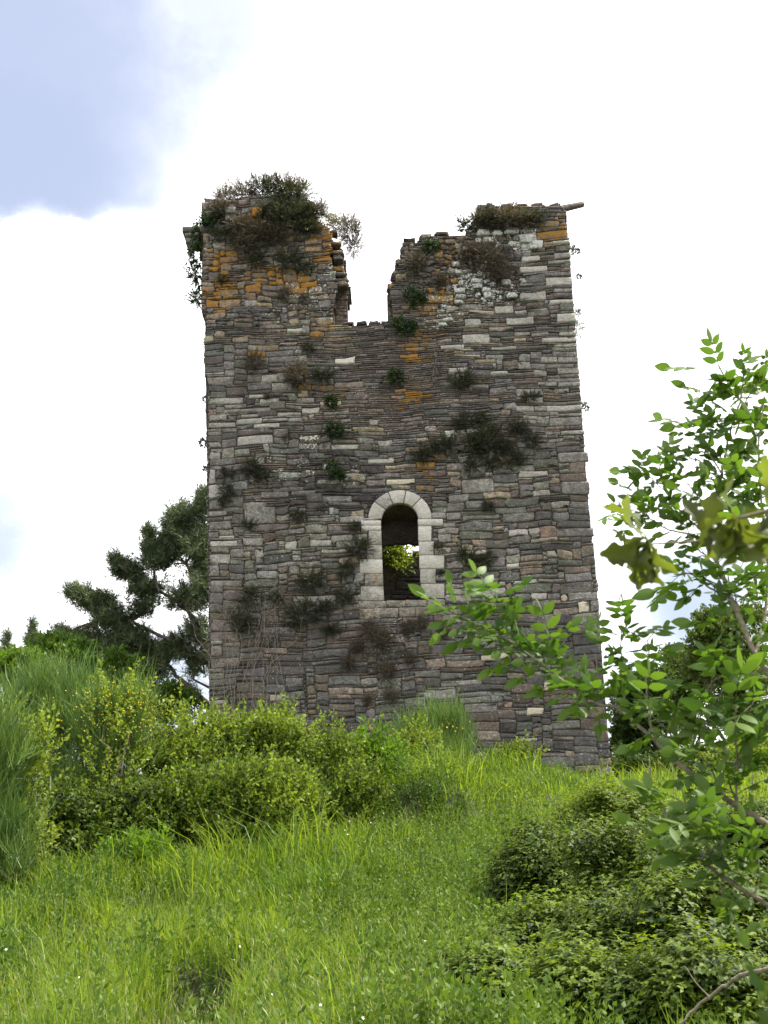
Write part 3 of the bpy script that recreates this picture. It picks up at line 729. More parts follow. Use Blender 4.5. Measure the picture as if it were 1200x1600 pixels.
    for p, hgt in ((a - d * .4, .075), (a, .075), (a + (b - a) * .7, .06), (b, .055)):
        for sx, sy in ((-1, -1), (1, -1), (1, 1), (.3, 1), (.3, .6), (-.3, .6), (-.3, 1), (-1, 1)): V.append(p + wdt * sx + nrm * hgt * sy)
    n = 8; k = np.arange(n); Q = [np.stack((r * n + k, r * n + (k + 1) % n, (r + 1) * n + (k + 1) % n, (r + 1) * n + k), 1) for r in range(3)]
    Q = np.concatenate(Q); caps = np.array([[24, 25, 26, 27], [24, 27, 28, 29], [24, 29, 30, 31]])
    o = part('water_spout', np.array(V), [np.concatenate((Q, caps))], M['stone'], T, colors={'stone_col': np.tile((.20, .16, .14), (len(V), 1)), 'marks': np.zeros((len(V), 3))})
    o['label'] = 'slim stone spout sticking out at the top right corner'

def tunnel():
    """inner faces of the window passage through the thick wall, vault lower inside"""
    P = [px_uv(*p) for p in opening_poly(.4)]; P = np.array(P); n = len(P); zb = P[:, 1].min(); xc = P[:, 0].mean(); zt = P[:, 1].max()
    secs = []
    for d, kx, kz in ((.0, 1, 1), (.5, 1, 1), (.52, 1.15, .985), (1.75, 1.25, .93)):
        secs.append(np.stack((xc + (P[:, 0] - xc) * kx, np.full(n, D + d + .01), zb + (P[:, 1] - zb) * kz), 1))
    V = np.concatenate(secs); a = np.arange(n); b = (a + 1) % n
    F = np.concatenate([np.stack((s * n + a, (s + 1) * n + a, (s + 1) * n + b, s * n + b), 1) for s in range(3)])
    # rear lintel: hanging vault stones closing the head of the inner end
    lint = []
    x0, x1 = secs[-1][:, 0].min() - .1, secs[-1][:, 0].max() + .1; zt2 = secs[-1][:, 2].max() + .05
    xs = np.linspace(x0, x1, 13)
    zl = zt - 1.02 + .22 * np.sqrt(np.maximum(0, 1 - ((xs - xc) / ((x1 - x0) / 2)) ** 2)) + .02 * np.sin(xs * 31)
    pv = []
    for Y in (D + 1.45, D + 1.74):
        for z in (zl, np.full(13, zt2)): pv.append(np.stack((xs, np.full(13, Y), z), 1))
    pv = np.concatenate(pv); k = np.arange(12)
    fr = np.stack((k, k + 1, 13 + k + 1, 13 + k), 1); bt = np.stack((k, 26 + k, 26 + k + 1, k + 1), 1)
    V2, F2 = join([(V, [F]), (pv, [np.concatenate((fr, bt, fr[:, ::-1] + 26))])])
    return V2, F2
build_tower()

# ------------------------------------------------------------------ leaf and sprig templates
def leaf(L, W, fold=.15, droop=.1, seg=1):
    """leaf along +Z... lies in the X-Z plane, faces -Y; tip at z = L"""
    if seg == 1:
        V = np.array([(0, 0, 0), (W / 2, W * fold, L * .42), (0, -L * droop * .2, L * .5), (-W / 2, W * fold, L * .42), (0, L * droop, L)])
        return V, [np.array([(0, 1, 2), (0, 2, 3), (2, 1, 4), (3, 2, 4)])]
    zs = np.linspace(0, 1, seg + 1); prof = np.sin(np.pi * zs ** .8) ** .8; V = []
    for z, p in zip(zs, prof):
        y = droop * L * z ** 2
        V += [(-W / 2 * p, y + W * fold * p, z * L), (0, y, z * L), (W / 2 * p, y + W * fold * p, z * L)]
    V = np.array(V); F = []
    for s in range(seg):
        a = s * 3; F += [(a, a + 1, a + 4, a + 3), (a + 1, a + 2, a + 5, a + 4)]
    return V, [np.array(F)]

def place(tpl, pos, R, sc=1.0):
    V, Fs = tpl; return (V * sc) @ R.T + pos, Fs

def rot_to(d, spin=0.0):
    return frames(np.array([d], float), np.array([spin]))[0]

def sprig(n, length, L, W, seed, ang=60, twig=.003, cluster=False, spread=.35):
    g = np.random.default_rng(seed); pcs = []; ax = lambda z: np.array([spread * .35 * length * (z / length) ** 2, 0, z])
    w = twig
    pts = np.array([ax(z) for z in np.linspace(0, length, 4)])
    V = np.concatenate((pts + (w, 0, 0), pts - (w, 0, 0))); F = [(i, i + 1, i + 5, i + 4) for i in range(3)]
    pcs.append((V, [np.array(F)]))
    for i in range(n):
        z = length * (.15 + .85 * (i + .5) / n) if not cluster else length * g.uniform(.75, 1)
        a = i * 2.4 + g.normal(0, .4); t = math.radians(ang + g.normal(0, 18)) * (1 - .5 * (i / n))
        d = np.array([math.sin(t) * math.cos(a), math.sin(t) * math.sin(a), math.cos(t)])
        pcs.append(place(leaf(L * g.uniform(.7, 1.2), W * g.uniform(.75, 1.15)), ax(z), rot_to(d, g.uniform(0, 6.28) * .3 - a)))
    return join(pcs)

def trifoliate(seed, L=.055):
    g = np.random.default_rng(seed); pcs = []
    for s in range(5):
        a = s * 2.4; t = math.radians(65); o = np.array([0, 0, .04 + s * .05])
        d = np.array([math.sin(t) * math.cos(a), math.sin(t) * math.sin(a), .25]); e = o + d * .05
        side = norm(np.cross(d, (0, 0, 1)))
        for k, dd in ((1.15, d), (.9, d * .35 + side), (.9, d * .35 - side)):
            dd = norm(dd + np.array([0, 0, -.1])); x = norm(np.cross((0, 0, 1), dd)); y = np.cross(dd, x)
            pcs.append(place(leaf(L * k * g.uniform(.85, 1.15), L * .62 * k, .12, -.1), e, np.stack((x, y, dd), 1)))
    return join(pcs)

def whips(n, length, seed, spread=.28, w=.006):
    g = np.random.default_rng(seed); pcs = []
    for i in range(n):
        b = np.append(g.normal(0, .04, 2), g.uniform(0, .25 * length)); d = norm(np.append(g.normal(0, spread, 2), 1.0)); l = length * g.uniform(.5, 1)
        bend = np.append(g.normal(0, .05, 2), 0); a = g.uniform(0, 6.28); x = np.array([math.cos(a), math.sin(a), 0]) * w
        p = [b, b + d * l * .5 + bend, b + d * l + bend * .3]
        V = np.array([p[0] + x, p[0] - x, p[1] - x * .8, p[1] + x * .8, p[2]]); pcs.append((V, [np.array([(0, 1, 2, 3)]), np.array([(3, 2, 4)])]))
    return join(pcs)

def needles(n, L, seed, w=.008):
    g = np.random.default_rng(seed); pcs = []
    for i in range(n):
        z = g.uniform(-.12, .22); d = norm(np.append(g.normal(0, .8, 2), g.uniform(.2, 1.2))); x = norm(np.cross(d, g.normal(0, 1, 3))) * w; b = np.array([0, 0, z])
        pcs.append((np.array([b + x, b - x, b + d * L * g.uniform(.7, 1.1)]), [np.array([(0, 1, 2)])]))
    return join(pcs)

def twigs(n, L, seed, w=.006, curl=.4):
    g = np.random.default_rng(seed); pcs = []
    for i in range(n):
        p = np.zeros(3); d = norm(np.append(g.normal(0, .6, 2), 1)); P = [p]
        for s in range(4):
            d = norm(d + g.normal(0, curl, 3) * .5); p = p + d * L / 4 * g.uniform(.6, 1.2); P.append(p)
        P = np.array(P); x = norm(np.cross(d, g.normal(0, 1, 3)))[None] * (w * np.linspace(1, .35, 5))[:, None]
        V = np.concatenate((P + x, P - x)); pcs.append((V, [np.array([(k, k + 1, k + 6, k + 5) for k in range(4)])]))
    return join(pcs)

T_HEDGE = [sprig(9, .40, .070, .050, s, 65) for s in (1, 2, 3)]
T_BRIGHT = [sprig(13, .42, .12, .040, s, 55) for s in (4, 5)]
T_BRAM = [trifoliate(s) for s in (6, 7, 8)]
T_OAKB = [sprig(12, .4, .11, .065, s, 65) for s in (9, 10)]
T_FAR = [sprig(12, .5, .13, .085, s, 70) for s in (11, 12)]
T_BROOM = [whips(9, .62, s, .50, .0056) for s in (13, 14)] + [whips(6, .95, 15, .22, .006)]
T_PINE = [needles(30, .17, s) for s in (16, 17, 18)]
T_IVY = [sprig(9, .28, .07, .06, s, 75) for s in (19, 20)]
T_HEATH = [sprig(16, .30, .035, .012, s, 50, .004) for s in (21, 22)]
T_TUFT = [sprig(17, .62, .125, .038, s, 50, .010) for s in (121, 122)]
T_TUFB = [sprig(12, .5, .17, .12, s, 65, .012) for s in (123, 124)]
T_TUFW = [twigs(5, .9, s, .014) for s in (125, 126)]
T_TUFG = [whips(8, .9, 127, .5, .018)]
T_TWIG = [twigs(4, .55, s) for s in (23, 24)]
T_HERB = [sprig(14, .55, .07, .034, s, 75, .004, spread=.1) for s in (25, 26)]
T_DOCK = [sprig(26, .75, .05, .03, s, 40, .006, spread=.1) for s in (27, 28)]

def rand_dirs(n, g=rng):
    return norm(g.normal(0, 1, (n, 3)))

def lumps(c, R, k, f=.5, g=rng):
    """k overlapping sub-blobs inside an ellipsoid c, R"""
    c, R = np.array(c, float), np.array(R, float); d = rand_dirs(k, g) * (g.random((k, 1)) ** .4) * g.uniform(.75, 1.3, (k, 1))
    return np.concatenate((c + d * R * .78, np.broadcast_to(R, (k, 3)) * f * g.uniform(.65, 1.25, (k, 1))), 1)

def blob_points(B, n, shell=.5, g=rng, ground=True, rel=.05):
    w = (B[:, 3] * B[:, 5]) ** 1.0; i = g.choice(len(B), n, p=w / w.sum()); d = rand_dirs(n, g)
    d[:, 2] = np.where(d[:, 2] < -.3, -d[:, 2], d[:, 2]); d = norm(d)
    p = B[i, :3] + d * (shell + (1 - shell) * g.random((n, 1)) ** .7) * B[i, 3:]
    if ground:
        k = p[:, 2] > H(p[:, 0], p[:, 1]) + rel; p, d, i = p[k], d[k], i[k]
    return p, d, i

def leaf_part(name, parent, tpls, P, Dr, sc, mat, tone, **kw):
    pcs, tn = [], []; k = rng.integers(0, len(tpls), len(P)); sc = np.broadcast_to(sc, (len(P),))
    for j, t in enumerate(tpls):
        m = k == j
        if m.any():
            V, F, to = scatter(t, P[m], frames(Dr[m]), sc[m], tone[m]); pcs.append((V, F)); tn.append(to)
    V, F = join(pcs)
    return part(name, V, F, mat, parent, tone=np.concatenate(tn), **kw)

def stems_part(name, parent, base, targets, r, mat, wob=.05, n=5):
    pcs = []
    for t in targets:
        b = base + np.append(rng.normal(0, .12, 2), -.1); mid = (b + t) / 2 + rng.normal(0, .12, 3) + (0, 0, .15)
        c = curve([b, mid, t], 4, wob); pcs.append(tube(c, np.linspace(r, r * .25, len(c)), n))
    V, F = join(pcs); return part(name, V, F, mat, parent, smooth=True)

def shrub(name, label, cat, px, py, Y, rx, ry, tpls, mat, n, group=None, k=9, f=.5, up=.6, sc=1.0, tone=(.1, .9), depth=None, to_ground=True, stem=.02, foliage_name='leaves', nstem=7, shell=.45, stem_mat=None, shoots=45, outw=.7):
    """bush whose crown is an ellipse px +- rx, py +- ry of the photo at depth Y"""
    c = at(px, py, Y); s = Y / F_PX; R = np.array((rx * s, (depth if depth else rx * s * .9), ry * s))
    root = np.array((c[0], Y, float(H(c[0], Y))))
    T = thing(name, label, cat, root, group)
    B = lumps(c, R, k, f)
    if to_ground:
        kk = max(3, k // 2); x = rng.uniform(-.7, .7, kk) * R[0]; y = rng.uniform(-.7, .7, kk) * R[1]
        zg = H(c[0] + x, Y + y); low = np.stack((c[0] + x, Y + y, zg + rng.uniform(.2, .6, kk) * np.maximum(.2, c[2] - zg)), 1)
        B = np.concatenate((B, np.concatenate((low, np.tile(R * f, (kk, 1))), 1)))
    P, d, i = blob_points(B, n, shell)
    wild = rng.random(len(P)) < .3; P[wild] += d[wild] * (np.abs(rng.normal(0, .13, (int(wild.sum()), 1))) * (R[0] + R[2]) / 2); P += rng.normal(0, .05, P.shape)
    Dr = norm(d * outw + np.array((0, 0, up)) + rng.normal(0, .35 if outw > .3 else .22, d.shape))
    if shoots:
        k_ = rng.choice(len(P), shoots); o_ = norm(d[k_] * .5 + np.array((0, 0, 1.0)) + rng.normal(0, .25, (shoots, 3))); ln = rng.uniform(.25, .7, (shoots, 1)) * min(1.0, R[2])
        for t_ in (.35, .7, 1.0):
            P = np.concatenate((P, P[k_] + o_ * ln * t_)); Dr = np.concatenate((Dr, norm(o_ + rng.normal(0, .2, o_.shape))))
    zrel = (P[:, 2] - (c[2] - R[2])) / (2 * R[2])
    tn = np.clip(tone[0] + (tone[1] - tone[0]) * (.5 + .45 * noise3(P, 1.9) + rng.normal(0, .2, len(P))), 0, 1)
    leaf_part(foliage_name, T, tpls, P, Dr, sc * rng.uniform(.75, 1.25, len(P)), mat, tn)
    stems_part('stem', T, root, B[rng.choice(len(B), min(nstem, len(B)), False), :3], stem, stem_mat or M['bark'])
    return T, P

# ------------------------------------------------------------------ shrubs on the slope
T_, P_ = shrub('broom_shrub', 'tall green broom shrub cut by the left edge of the photo', 'shrub', -20, 1225, 19, 72, 150, T_BROOM, M['broom'], 1700, 'broom shrubs on the slope', k=46, f=.19, up=.9, sc=.8, foliage_name='whip_stems', shell=.1, outw=.28, shoots=0)
T_, P_ = shrub('broom_shrub', 'wide feathery green broom shrub in front of the oak bushes', 'shrub', 75, 1150, 24, 100, 95, T_BROOM, M['broom'], 2000, 'broom shrubs on the slope', k=50, f=.18, up=.9, sc=.85, foliage_name='whip_stems', shell=.1, outw=.28, shoots=0)
T_, P_ = shrub('broom_shrub', 'greyish broom shrub dotted with yellow flowers left of the tower', 'shrub', 175, 1175, 23, 68, 95, T_BROOM, M['broom'], 1500, 'broom shrubs on the slope', k=44, f=.18, up=.9, sc=.85, tone=(.2, 1.0), foliage_name='whip_stems', shell=.1, outw=.28, shoots=0)
def flowers(T, cx, cy, Y, rx, ry, n, mat, sz=.035):
    s = Y / F_PX; c = at(cx, cy, Y)
    P = c + rng.normal(0, .6, (n, 3)) * np.array((rx * s, 1.0, ry * s)); D_ = rand_dirs(n)
    t = leaf(sz, sz, .3, .2)
    V, F, to = scatter(t, P, frames(D_), rng.uniform(.7, 1.3, n), rng.random(n)); o = part('blossom', V, F, mat, T, tone=to); o['kind'] = 'stuff'
flowers(T_, 185, 1112, 22.2, 70, 42, 260, M['yellow'], .024)
T_, P_ = shrub('broom_shrub', 'green broom shrub standing alone before the middle of the tower foot', 'shrub', 675, 1180, 31, 62, 58, T_BROOM, M['broom'], 1100, 'broom shrubs on the slope', k=16, f=.35, up=1.8, sc=.95, foliage_name='whip_stems', shell=.1, outw=.28, shoots=0)
flowers(T_, 690, 1140, 30.5, 40, 18, 30, M['yellow'])

HG = 'small leaved shrubs in front of the tower'
HK = dict(k=44, f=.21, shoots=70)
shrub('hedge_shrub', 'slender pale shoots growing between the two left broom shrubs', 'shrub', 45, 1210, 19.5, 32, 95, T_HEDGE, M['hedge'], 170, HG, k=26, f=.25, shoots=25, tone=(.3, 1.0))
shrub('hedge_shrub', 'pale shoots growing up through the yellow-flowered broom', 'shrub', 175, 1130, 22.6, 62, 58, T_HEDGE, M['hedge'], 110, HG, k=30, f=.25, shoots=25, tone=(.3, 1.0))
shrub('hedge_shrub', 'yellow-green small leaved shrub beneath the lower left tower corner', 'shrub', 285, 1205, 24, 85, 72, T_HEDGE, M['hedge'], 2300, HG, **HK)
shrub('hedge_shrub', 'yellow-green small leaved shrub with the highest top against the tower wall', 'shrub', 395, 1190, 25, 95, 66, T_HEDGE, M['hedge'], 2500, HG, **HK)
shrub('hedge_shrub', 'yellow-green shrub reaching to the fresh green bush', 'shrub', 495, 1225, 26, 78, 62, T_HEDGE, M['hedge'], 2000, HG, tone=(.0, .8), **HK)
shrub('hedge_shrub', 'lower small leaved shrub in front of the row, over the grass edge', 'shrub', 400, 1268, 22.6, 105, 58, T_HEDGE, M['hedge'], 2500, HG, tone=(.05, .85), **HK)
shrub('hedge_shrub', 'lower small leaved shrub between the dusky thicket and the row', 'shrub', 300, 1280, 22, 75, 50, T_HEDGE, M['hedge'], 1500, HG, tone=(.0, .7), **HK)
shrub('hedge_shrub', 'dusky low thicket under the broom shrubs at the left', 'shrub', 150, 1295, 21.3, 120, 50, T_HEDGE + T_BRAM, M['bramble'], 2100, None, tone=(.0, .55), **HK)  # dark leaf tone paints in the shadowed hollow under the broom
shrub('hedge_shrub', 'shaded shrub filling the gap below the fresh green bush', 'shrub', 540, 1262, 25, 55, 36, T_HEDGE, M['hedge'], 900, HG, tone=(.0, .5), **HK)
shrub('hedge_shrub', 'low shrub at the foot of the broom standing before the tower', 'shrub', 640, 1200, 29, 50, 42, T_HEDGE, M['hedge'], 900, HG, **HK)
shrub('leafy_bush', 'fresh bright green bush between the shrubs and the broom', 'bush', 583, 1212, 27, 52, 42, T_BRIGHT, M['bright'], 800, None, k=18, f=.32)
shrub('leafy_herb', 'bright green leafy herb clump at the edge of the grass on the left', 'plant', 212, 1355, 20, 34, 24, T_BRIGHT, M['bright'], 170, None, k=5, f=.5, sc=.8, stem=.008)
shrub('hedge_shrub', 'small yellowish shrub at the right foot of the tower', 'shrub', 800, 1205, 32, 26, 20, T_HEDGE, M['hedge'], 260, HG, k=6, f=.5)

BG = 'bramble bushes on the right bank'
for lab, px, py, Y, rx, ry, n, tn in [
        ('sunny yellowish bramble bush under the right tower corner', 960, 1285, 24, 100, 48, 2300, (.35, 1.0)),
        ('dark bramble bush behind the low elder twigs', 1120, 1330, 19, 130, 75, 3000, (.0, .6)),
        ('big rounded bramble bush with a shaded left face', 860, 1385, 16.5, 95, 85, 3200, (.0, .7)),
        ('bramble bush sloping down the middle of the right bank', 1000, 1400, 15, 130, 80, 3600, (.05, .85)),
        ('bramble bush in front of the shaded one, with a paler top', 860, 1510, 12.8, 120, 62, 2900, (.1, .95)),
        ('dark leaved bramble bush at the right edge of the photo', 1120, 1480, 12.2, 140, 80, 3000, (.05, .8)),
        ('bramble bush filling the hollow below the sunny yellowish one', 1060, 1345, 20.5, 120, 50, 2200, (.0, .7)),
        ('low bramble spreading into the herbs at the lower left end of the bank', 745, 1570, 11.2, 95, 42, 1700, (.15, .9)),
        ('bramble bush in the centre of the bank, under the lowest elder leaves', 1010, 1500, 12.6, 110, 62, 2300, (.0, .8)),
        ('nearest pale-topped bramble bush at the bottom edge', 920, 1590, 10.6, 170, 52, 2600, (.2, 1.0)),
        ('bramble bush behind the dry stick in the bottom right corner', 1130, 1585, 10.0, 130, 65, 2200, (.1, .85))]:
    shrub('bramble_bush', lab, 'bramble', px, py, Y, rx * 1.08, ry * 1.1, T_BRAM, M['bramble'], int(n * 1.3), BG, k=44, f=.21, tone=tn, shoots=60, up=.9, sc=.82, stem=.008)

# ------------------------------------------------------------------ grass, herbs, small flowers
def build_grass():
    g = np.random.default_rng(21)
    nt_ = 20000
    Yc = 7.2 * (40 / 7.2) ** g.random(nt_); Xc = g.uniform(-1, 1, nt_) * (.36 * Yc + 1.5)
    keep = ~((Yc > D - .3)); Yc, Xc = Yc[keep], Xc[keep]
    qx, qy = [], []
    for a_, b_ in zip(Xc, Yc):
        u_ = proj(np.array([a_, b_, float(H(a_, b_))])); qx.append(u_[0]); qy.append(u_[1])
    keep = ~inside([(930, 1330), (850, 1420), (800, 1500), (760, 1640), (1260, 1640), (1260, 1290)], np.array(qx), np.array(qy)) | (g.random(len(Xc)) < .12); Yc, Xc = Yc[keep], Xc[keep]
    patch = noise3(np.stack((Xc, Yc, 0 * Xc), 1), .55); tall = np.clip(.5 + .5 * noise3(np.stack((Xc, Yc, 0 * Xc + 5), 1), .8), 0, 1)
    nb = 16; n = len(Xc) * nb; tuft_h = g.uniform(.35, 1.0, len(Xc)) + .9 * (g.random(len(Xc)) < .12); tuft_t = g.normal(0, .2, len(Xc))
    i = np.repeat(np.arange(len(Xc)), nb)
    x = Xc[i] + g.normal(0, .085, n) * (1 + Yc[i] / 30); y = Yc[i] + g.normal(0, .085, n) * (1 + Yc[i] / 30); z = H(x, y) - .02
    h = (.22 + .55 * tall[i] ** 1.5 * tuft_h[i]) * g.uniform(.4, 1.15, n)
    hz_ = (noise3(np.stack((x, y, 0 * x + 9), 1), .9) > .15) & (x > -.02 * y) & (y < 22); h = np.where(hz_, h * .6, h)
    edge = (y > 18.3) & (y < 21.8) & (x < -.03 * y); h = np.where(edge, h * 1.45, h)
    rut = np.exp(-((x + 1.85 + .06 * (y - 12)) / .34) ** 4) * (y < 15.0); h *= 1 - .82 * rut
    face = np.exp(-((x - .55) / .95) ** 4) * (np.abs(y + .25 * np.sin(3 * x) - 25.8) < .38); h *= 1 - .25 * face
    dirc = g.uniform(0, 2 * np.pi, n); out = np.stack((x - Xc[i], y - Yc[i]), 1) * 1.6 + np.stack((np.cos(dirc), np.sin(dirc)), 1) * .26 + np.array((-.07, -.03))
    lean = out * h[:, None] * g.uniform(.5, 1.6, (n, 1)) * 1.15
    w = np.maximum(.0040, .00042 * y) * g.uniform(.7, 1.4, n); a = g.uniform(0, np.pi, n); wx, wy = np.cos(a) * w, np.sin(a) * w
    B = np.stack((x, y, z), 1); Wv = np.stack((wx, wy, 0 * wx), 1)
    mid = B + np.stack((lean[:, 0] * .35, lean[:, 1] * .35, h * .62), 1); tip = B + np.stack((lean[:, 0], lean[:, 1], h * g.uniform(.8, 1.02, n)), 1)
    V = np.stack((B - Wv, B + Wv, mid + Wv * .75, mid - Wv * .75, tip), 1).reshape(-1, 3)
    o_ = (np.arange(n) * 5)[:, None]; Q = o_ + np.array([[0, 1, 2, 3]]); Tt = o_ + np.array([[3, 2, 4]])
    tone = np.clip(.50 + .45 * patch[i] + tuft_t[i] + g.normal(0, .2, n), 0, 1)
    o = part('grass', V, [Q, Tt], M['grass'], tone=np.repeat(tone, 5)); tag(o, 'long bright green meadow grass covering the slope', 'grass', kind='stuff')
    # taller stalks with pale seed heads
    m = 2600; Ys = 8 * (34.3 / 8) ** g.random(m); Xs = g.uniform(-.33, np.where(Ys < 22, .05, .14)) * Ys; Zs = H(Xs, Ys); hh = g.uniform(.4, .7, m)
    st = leaf(1.0, .007, .1, .25, 3); hd = leaf(.06, .006, .4, .1)
    d = norm(np.stack((g.normal(0, .14, m), g.normal(0, .14, m), np.ones(m)), 1)); base = np.stack((Xs, Ys, Zs), 1)
    R = frames(d, None, g); V1, F1, t1 = scatter(st, base, R, hh, g.random(m) * .6); tip = np.einsum('mij,j->mi', R, np.array([0, .25 * 1.0, .98])) * hh[:, None] + base
    V2, F2, t2 = scatter(hd, tip, frames(norm(d + g.normal(0, .3, d.shape)), None, g), g.uniform(.7, 1.5, m), .4 + .6 * g.random(m))
    V, F = join([(V1, F1), (V2, F2)])
    o = part('grass_stalks', V, F, M['stalk'], tone=np.concatenate((t1, t2))); tag(o, 'thin pale seeding grass stalks standing above the meadow grass', 'grass', kind='stuff')
    # herbs among the grass, thicker before the brambles
    m = 3600; Yh = 8.5 * (30 / 8.5) ** g.random(m); side = g.random(m) < .7
    pxs = np.where(side, g.normal(690, 95, m), g.uniform(0, 900, m)); Xh = (pxs - 600) / F_PX * Yh * 1.02 + .0 * Yh
    hp = []
    for cx, cy, Y_, sx, sy, k_ in ((640, 1295, 25.6, 34, 0, 130), (320, 1500, 14.6, 22, 0, 50), (505, 1420, 17, 40, 0, 60), (60, 1400, 17, 60, 0, 160), (20, 1480, 14, 40, 0, 90), (580, 1520, 13, 50, 0, 110), (690, 1380, 19, 55, 0, 130), (430, 1560, 11.5, 30, 0, 40), (760, 1330, 22, 50, 0, 90), (300, 1350, 20, 70, 0, 130), (450, 1340, 21, 70, 0, 130), (120, 1370, 19, 60, 0, 130), (200, 1480, 14.5, 60, 0, 60)):
        for _ in range(k_):
            yy_ = Y_ + g.normal(0, .05 * Y_ if cy != 1295 else .18); hp.append(((cx + g.normal(0, sx) - 600) / F_PX * yy_, yy_))
    hp = np.array(hp); Xh = np.concatenate((Xh, hp[:, 0])); Yh = np.concatenate((Yh, hp[:, 1])); m = len(Xh)
    base = np.stack((Xh, Yh, H(Xh, Yh)), 1); d = norm(np.stack((g.normal(0, .2, m), g.normal(0, .2, m), np.ones(m)), 1))
    V, F, t = scatter(T_HERB[0], base, frames(d, None, g), g.uniform(.55, 1.15, m), np.clip(g.normal(.55, .25, m) - .45 * (np.arange(m) >= m - len(hp)), 0, 1))  # patch herbs toned darker, imitating shade in hollows and on the hummock face
    o = part('herbs', V, F, M['nettle'], tone=t); tag(o, 'leafy green herbs growing among the grass', 'herbs', kind='stuff')
    # small white flowers
    P = []
    for cx, cy, Y, sx, sy, k in ((560, 1310, 23, 60, 22, 40), (640, 1500, 12, 60, 70, 12), (260, 1420, 13, 200, 60, 14), (440, 1560, 9.5, 250, 40, 12), (700, 1160, 31, 80, 40, 14)):
        for _ in range(k):
            px, py = cx + g.normal(0, sx), cy + g.normal(0, sy); p = at(px, py, Y); p[1] = Y + g.uniform(-1.5, 1.5); p[2] = H(p[0], p[1]) + g.uniform(.3, .55); P.append(p)
    P = np.array(P); pet = join([place(leaf(.014, .011, .15, -.1), np.zeros(3), rot_to((math.cos(a), math.sin(a), .5))) for a in np.arange(5) * 1.257])
    stem = leaf(.45, .006, .1, .0, 1); V0_, F0_ = stem; stem = (V0_ * (1, 1, -1), F0_)
    V, F, t = scatter(pet, P, frames(norm(rand_dirs(len(P), g) + (0, -.3, 1.2)), None, g), g.uniform(.7, 1.3, len(P)), g.random(len(P)))
    o = part('white_flowers', V, F, M['white'], tone=t); tag(o, 'tiny white flowers scattered over the grass', 'flowers', kind='stuff')
build_grass()

# pale seed-head plants at the right foot of the tower
for lab, px, py, Y, h in [('pale dock plant with a single tall seed head before the right tower corner', 938, 1240, 30, 62), ('pale dock plant with a broad seed head right of the tower', 1015, 1232, 27, 58), ('pale dock plant with bushy seed heads behind the elder branch', 1050, 1225, 26, 55),
                      ('pale dock plant beneath the thin upright elder twigs', 1175, 1262, 22, 75)]:
    p = at(px, py, Y); z0 = float(H(p[0], Y)); top = at(px, py - h * .7, Y)[2]; T = thing('dock_plant', lab, 'plant', (p[0], Y, z0), 'pale dock plants')
    Hh = max(.5, top - z0); base = np.array((p[0], Y, z0))
    pts = curve([base, base + (.02, 0, Hh * .5), base + (.06, 0, Hh)], 4); V, F = tube(pts, .009, 5); part('stem', V, F, M['twig'], T)
    m = 9; zz = np.linspace(.45, 1.0, m) * Hh; P = base + np.stack((.06 * zz / Hh + rng.normal(0, .04, m), rng.normal(0, .04, m), zz - .2), 1); d = norm(np.stack((rng.normal(0, .3, m), rng.normal(0, .3, m), np.ones(m)), 1))
    leaf_part('seed_head', T, T_DOCK, P, d, np.full(m, .5), M['dock'], rng.random(m))

# ------------------------------------------------------------------ trees behind
def tree(name, label, cat, trunk_px, crowns, Y, tpls, mat, n, barkm, r0=.15, group=None, sc=1.0, up=.4, tone=(.05, .95), shell=.4, crown_name='crown'):
    """crowns: list of (px, py, rx, ry, lumps); trunk_px: photo x of the trunk"""
    s = Y / F_PX; B = np.concatenate([lumps(at(a, b, Y), (rx * s, min(rx, ry) * s * 1.0, ry * s), k, .36) for a, b, rx, ry, k in crowns])
    x0 = at(trunk_px, crowns[0][1] + 100, Y)[0]; root = np.array((x0, Y, float(H(x0, Y)))); T = thing(name, label, cat, root, group)
    P, d, i = blob_points(B, n, shell); Dr = norm(d * .8 + np.array((0, 0, up)) + rng.normal(0, .4, d.shape))
    tn = np.clip(tone[0] + (tone[1] - tone[0]) * (.5 + .4 * noise3(P, .9) + rng.normal(0, .15, len(P))), 0, 1)
    leaf_part(crown_name, T, tpls, P, Dr, sc * rng.uniform(.75, 1.3, len(P)), mat, tn)
    topc = B[:, :3].mean(0); pcs = []; tr = curve([root - (0, 0, .3), (root * .6 + topc * .4) + rng.normal(0, .1, 3), topc], 5); pcs.append(tube(tr, np.linspace(r0, r0 * .35, len(tr)), 7))
    for b in B[:, :3]:
        st = tr[rng.integers(len(tr) // 3, len(tr))]; c = curve([st, (st + b) / 2 + rng.normal(0, .15, 3) - (0, 0, .1), b], 4); pcs.append(tube(c, np.linspace(r0 * .35, r0 * .08, len(c)), 5))
    V, F = join(pcs); part('trunk', V, F, barkm, T, smooth=True)
    return T

OG = 'broadleaf bushes behind the broom'
tree('oak_bush', 'bright green oak bush at the left edge behind the broom', 'tree', 35, [(30, 1062, 55, 42, 9)], 32, T_OAKB, M['oakbush'], 1300, M['bark'], .08, OG, tone=(.5, 1.0))
tree('oak_bush', 'oak bush with a bright green top below the small pine', 'tree', 110, [(105, 1050, 50, 42, 9)], 34, T_OAKB, M['oakbush'], 1100, M['bark'], .08, OG, tone=(.05, .9))
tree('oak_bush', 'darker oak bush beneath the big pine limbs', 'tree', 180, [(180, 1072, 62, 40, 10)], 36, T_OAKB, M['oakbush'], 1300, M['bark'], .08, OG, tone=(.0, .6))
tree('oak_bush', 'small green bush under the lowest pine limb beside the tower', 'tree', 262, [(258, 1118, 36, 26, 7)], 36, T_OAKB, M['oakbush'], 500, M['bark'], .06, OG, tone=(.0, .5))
BT = 'broadleaf trees right of the tower'
